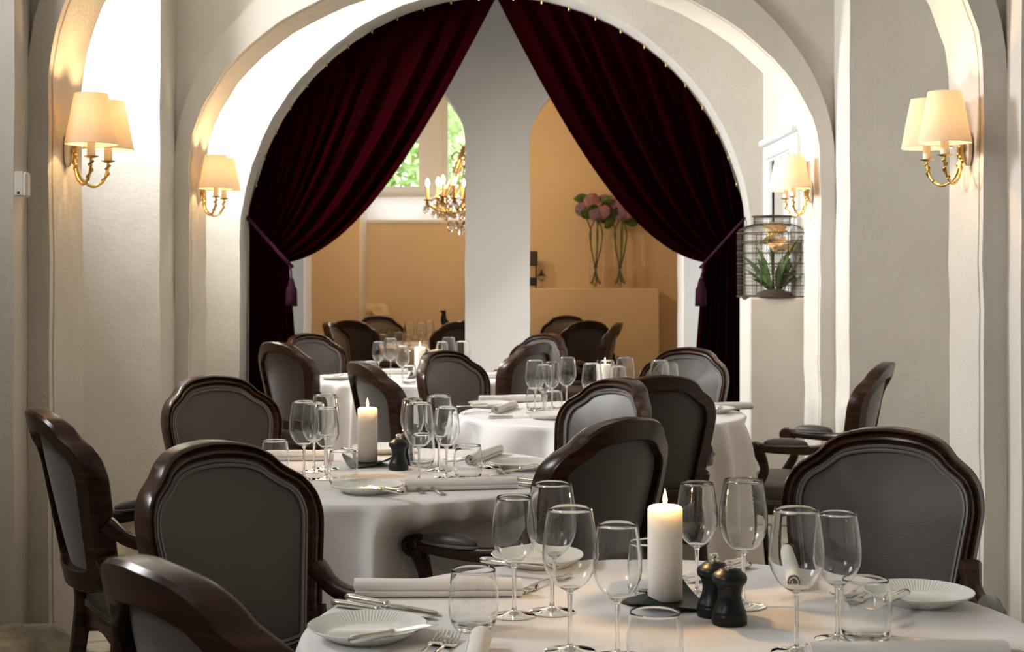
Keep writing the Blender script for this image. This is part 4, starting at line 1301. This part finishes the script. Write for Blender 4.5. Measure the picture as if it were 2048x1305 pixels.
# ================================================================== VASES WITH HYDRANGEAS, SMALL GLASSWARE ON THE LEDGE
def leaf_mesh(L, wd, bend=.25, n=9):
    V, Fc = [], []
    for i in range(n):
        a = i / (n - 1)
        ww = wd * math.sin(PI * min(1, a * .93 + .05)) ** .8
        x = L * a; z = bend * L * (a - a * a * 1.3)
        V += [(x, -ww, z + .12 * ww), (x, 0, z - .1 * ww), (x, ww, z + .12 * ww)]
    for i in range(n - 1):
        b = i * 3
        Fc += [(b, b + 3, b + 4, b + 1), (b + 1, b + 4, b + 5, b + 2)]
    return V, Fc
def hydrangea_head(c, r, seed):
    rg = np.random.default_rng(seed)
    mb = MB()
    n = 150
    for k in range(n):
        zz = 1 - 2 * (k + .5) / n; a = k * 2.39996
        d = np.array((math.cos(a) * math.sqrt(1 - zz * zz), math.sin(a) * math.sqrt(1 - zz * zz), zz))
        p = np.array(c) + d * r * (.86 + .24 * rg.random())
        s_ = np.cross(d, (0.3, .2, 1)); s_ /= np.linalg.norm(s_); v = np.cross(d, s_)
        q = .024
        i = len(mb.V)
        for m_ in range(4):
            al = m_ * PI / 2 + k
            u1 = (s_ * math.cos(al) + v * math.sin(al)); u2 = (s_ * math.cos(al + .55) + v * math.sin(al + .55)); u3 = (s_ * math.cos(al - .55) + v * math.sin(al - .55))
            mb.add([p, p + u3 * q * .7 + d * .010, p + u1 * q + d * .006, p + u2 * q * .7 + d * .010], [(0, 1, 2, 3)])
    V, Fc = ball(c, r * .72, 12, 8)
    mb.add(V, Fc)
    return mb
def vase(px, ybase, label, seed, wd):
    d = 13.22
    b = Q(px, ybase, d); b.z = 1.2125
    g = empty('glass_vase', b)
    tag(g, 'tall clear cylinder vase holding hydrangeas, ' + label, 'vase', 'tall glass vases on the cream ledge')
    mk('cylinder', *lathe([(0, .0), (.040, .0), (.046, .004), (.022, .012), (.020, .02), (.040, .03), (.052, .06), (.055, .10), (.055, .30), (.0535, .30), (.0535, .10), (.050, .06), (.03, .035), (0, .034)], 32), M['glass'], g, angle=50)
    h = empty('hydrangea_bouquet', (b.x, b.y, b.z + .04))
    tag(h, 'bunch of long-stemmed pink hydrangeas with tied stems, ' + label, 'flowers', 'hydrangea bouquets in the tall vases')
    rg = np.random.default_rng(seed)
    heads = [(-.03, .02, .74, .072), (.055, -.03, .66, .07), (-.12, .03, .68, .055), (.09, .05, .745, .062), (.0, -.06, .64, .055)]
    for k, (x, y, z, r) in enumerate(heads):
        a = k * 1.26
        p = cr([(.035 * math.cos(a + 2.6), .030 * math.sin(a + 2.6), .006), (.004 * math.cos(a), .004 * math.sin(a), .15), (.05 * math.cos(a), .04 * math.sin(a), .34), (.055 * math.cos(a), .045 * math.sin(a), .5), (x, y, z)], 20)
        mk('stem', *tube(p, .0065, 7), M['stem'], h)
        f = hydrangea_head((x, y, z), r, seed * 7 + k).build('flower_head', (M['petal_pink'], M['petal_pale'], M['petal_mauve'], M['petal_pink'], M['petal_mauve'])[k], h, smooth=False)
    mk('tie', *lathe([(.0, .14), (.016, .14), (.019, .15), (.016, .162), (0, .162)], 14), M['stem'], h)
    for k in range(13):
        a = k * .7 + rg.random() * .4
        V, Fc = leaf_mesh(.15, .048, .1)
        zz = .56 + .24 * ((k * 3) % 13) / 13
        Mx = Matrix.Translation((.05 * math.cos(a), .05 * math.sin(a), zz)) @ Matrix.Rotation(a, 4, 'Z') @ Matrix.Rotation(-.9 + 1.6 * rg.random(), 4, 'Y') @ Matrix.Rotation(1.2 * (rg.random() - .5) + .9, 4, 'X')
        mk('leaf', *xform((V, Fc), Mx), M['leaf'], h)
vase(1191, 577, 'nearer the pillar', 3, 1)
vase(1240, 577, 'nearer the right curtain', 4, 1)
def ledge_small():
    b = Q(1083, 577, 13.2); b.z = 1.2125
    t = empty('lidded_goblet', b)
    tag(t, 'small clear goblet with a dark lid on the cream ledge', 'goblet')
    mk('stem', *lathe([(0, 0), (.035, 0), (.035, .004), (.006, .012), (.005, .06), (.03, .08), (.036, .11), (.034, .11), (.028, .083), (0, .07)], 20), M['glass'], t)
    mk('lid', *lathe([(.045, .110), (.04, .118), (.018, .132), (.008, .150), (.011, .158), (.0, .165)], 20), M['black_iron'], t)
    mk('knob', *ball((0, 0, .17), .010, 10, 6), M['brass'], t)
    b2 = Q(1062, 577, 13.25); b2.z = 1.2125
    c = empty('dark_lantern', b2)
    tag(c, 'small dark lantern half hidden behind the pillar on the ledge', 'lantern')
    mk('body', *bbox_(-.055, .055, -.05, .05, .02, .10, .006), M['black_iron'], c, smooth=False)
    mk('top', *bbox_(-.05, .06, -.05, .05, .20, .34, .01), M['moss'], c, smooth=False)
    for sx in (-1, 1):
        for sy in (-1, 1):
            mk('post', *tube([(sx * .045, sy * .04, 0), (sx * .045, sy * .04, .12), (sx * .045, sy * .04, .22)], .005, 6), M['black_iron'], c)
ledge_small()

# ================================================================== WIRE CAGE WITH PLANT
def cage():
    b = Vector(((1544 - CX) * 7.87 / F, 7.87, 1.2125))
    t = empty('wire_cage', b)
    tag(t, 'round rusty wire mesh cage with open neck standing on the white ledge', 'wire cage')
    prof = [(.186, .0), (.187, .18), (.187, .345), (.182, .362), (.14, .385), (.100, .395), (.098, .40), (.099, .432), (.103, .436)]
    n = 84
    # woven mesh
    mb = MB()
    path = [(r, z) for r, z in prof]
    dense = []
    for (r0, z0), (r1, z1) in zip(path[:-1], path[1:]):
        L = math.hypot(r1 - r0, z1 - z0); k = max(1, int(L / .0095))
        dense += [(r0 + (r1 - r0) * j / k, z0 + (z1 - z0) * j / k) for j in range(k)]
    dense.append(path[-1])
    rings = []
    for i, (r, z) in enumerate(dense):
        sh = (i % 2) * PI / n
        rings.append([(r * math.cos(2 * PI * j / n + sh), r * math.sin(2 * PI * j / n + sh), z) for j in range(n)])
    def stick(a, c_, rad=.0008):
        a, c_ = np.array(a), np.array(c_)
        d = c_ - a; d /= np.linalg.norm(d) + 1e-9
        s = np.cross(d, (0.31, .77, .55)); s /= np.linalg.norm(s); v = np.cross(d, s)
        ts = [(s * math.cos(k * 2.094) + v * math.sin(k * 2.094)) * rad for k in range(3)]
        mb.add([a + q for q in ts] + [c_ + q for q in ts], [(0, 1, 4, 3), (1, 2, 5, 4), (2, 0, 3, 5)])
    for i in range(len(rings) - 1):
        for j in range(n):
            j2 = j if i % 2 == 0 else (j + 1) % n
            j3 = (j - 1) % n if i % 2 == 0 else j
            stick(rings[i][j], rings[i + 1][j2 if i % 2 else j])
            stick(rings[i][j], rings[i + 1][j3 if i % 2 == 0 else j2])
    m_ = mb.build('wire_mesh', M['wire'], t, smooth=False)
    m_['kind'] = 'stuff'
    for z, r, th in ((.003, .188, .0045), (.062, .1885, .0022), (.122, .1885, .0022), (.180, .1885, .0022), (.238, .1885, .0022), (.292, .1885, .0022), (.303, .1885, .0018), (.346, .1885, .003), (.394, .102, .0025), (.437, .104, .0045)):
        mk('hoop', *tube([(r * math.cos(a), r * math.sin(a), z) for a in np.linspace(0, 2 * PI, 64, endpoint=False)], th, 6, closed=True), M['wire'], t)
    for k in range(8):
        a = k * PI / 4 + .3
        mk('upright', *tube([(.187 * math.cos(a), .187 * math.sin(a), 0), (.188 * math.cos(a), .188 * math.sin(a), .18), (.187 * math.cos(a), .187 * math.sin(a), .35)], .0022, 5), M['wire'], t)
    mk('bottom', *lathe([(0, .001), (.186, .001), (.186, .004), (0, .004)], 48), M['wire'], t)
    p = empty('flowering_plant', (b.x + .012, b.y, b.z + .004))
    tag(p, 'strap-leaved green plant with peach and yellow blooms inside the wire cage', 'plant')
    mk('moss_base', *lathe([(0, 0), (.10, 0), (.09, .02), (.05, .035), (0, .04)], 24), M['moss'], p)
    rg = np.random.default_rng(3)
    leaves = [(0.9, .34, .35), (.55, .27, .7), (-.5, .25, .62), (-.85, .22, .85), (-.25, .26, .25), (.2, .24, .3), (.75, .2, 1.0), (-1.0, .16, 1.05), (0.05, .2, .15), (-.65, .2, .4), (.4, .18, .9), (.3, .24, .5), (-.15, .16, .8)]
    for k, (sx, L, tilt) in enumerate(leaves):
        V, Fc = leaf_mesh(L, .023 + (.010 if k == 0 else 0), .22, 12)
        az = (0 if sx > 0 else PI) + (rg.random() - .5) * 1.3
        Mx = Matrix.Translation((.02 * np.sign(sx), (rg.random() - .5) * .04, .025)) @ Matrix.Rotation(az, 4, 'Z') @ Matrix.Rotation(-(PI / 2 - tilt), 4, 'Y') @ Matrix.Rotation(.9 * (rg.random() - .2), 4, 'X')
        mk('leaf', *xform((V, Fc), Mx), M['leaf'], p)
    mk('stalk', *tube(cr([(0, 0, .03), (-.01, 0, .15), (-.018, 0, .25), (-.02, 0, .31)], 12), .006, 7), M['stem'], p)
    blooms = [(-.035, -.02, .325), (.012, -.01, .335), (-.02, .02, .285), (.022, -.03, .265), (.045, .0, .245), (-.01, -.04, .24), (.0, .02, .35)]
    for k, c in enumerate(blooms):
        mb = MB()
        for j in range(6):
            a = j * PI / 3 + k
            V, Fc = leaf_mesh(.072, .026, .35, 6)
            Mx = Matrix.Translation(c) @ Matrix.Rotation(k * 1.3, 4, 'Z') @ Matrix.Rotation(.5, 4, 'Y') @ Matrix.Rotation(a, 4, 'Z') @ Matrix.Rotation(-.55, 4, 'Y')
            mb.add(*xform((V, Fc), Mx))
        mb.build('bloom', M['petal_peach'] if k % 2 else M['petal_yellow'], p)
    for k in range(10):
        a = rg.random() * 6.28
        q = [(.06 * math.cos(a), .06 * math.sin(a), .02), (.10 * math.cos(a + .2), .10 * math.sin(a + .2), .10 + .05 * rg.random()), (.15 * math.cos(a + .5), .15 * math.sin(a + .5), .12 + .18 * rg.random())]
        mk('twig', *tube(cr(q, 8), .0017, 5), M['moss'], p)
cage()

# ================================================================== SENSOR BOX
def sensor():
    p = Q(44, 366, 4.60)
    t = empty('sensor_box', (p.x, 4.62, p.z))
    tag(t, 'small white plastic sensor box on the wall below the lamp arch', 'sensor')
    mk('body', *bbox_(-.022, .008, -.030, 0, -.042, .036, .003), M['plastic'], t, smooth=False)
    mk('cover', *bbox_(.007, .022, -.036, -.002, -.046, .034, .006), M['plastic'], t, smooth=False)
    mk('indicator', *bbox_(-.012, -.004, -.0315, -.029, -.036, -.028, .001), M['black_iron'], t, smooth=False)
sensor()
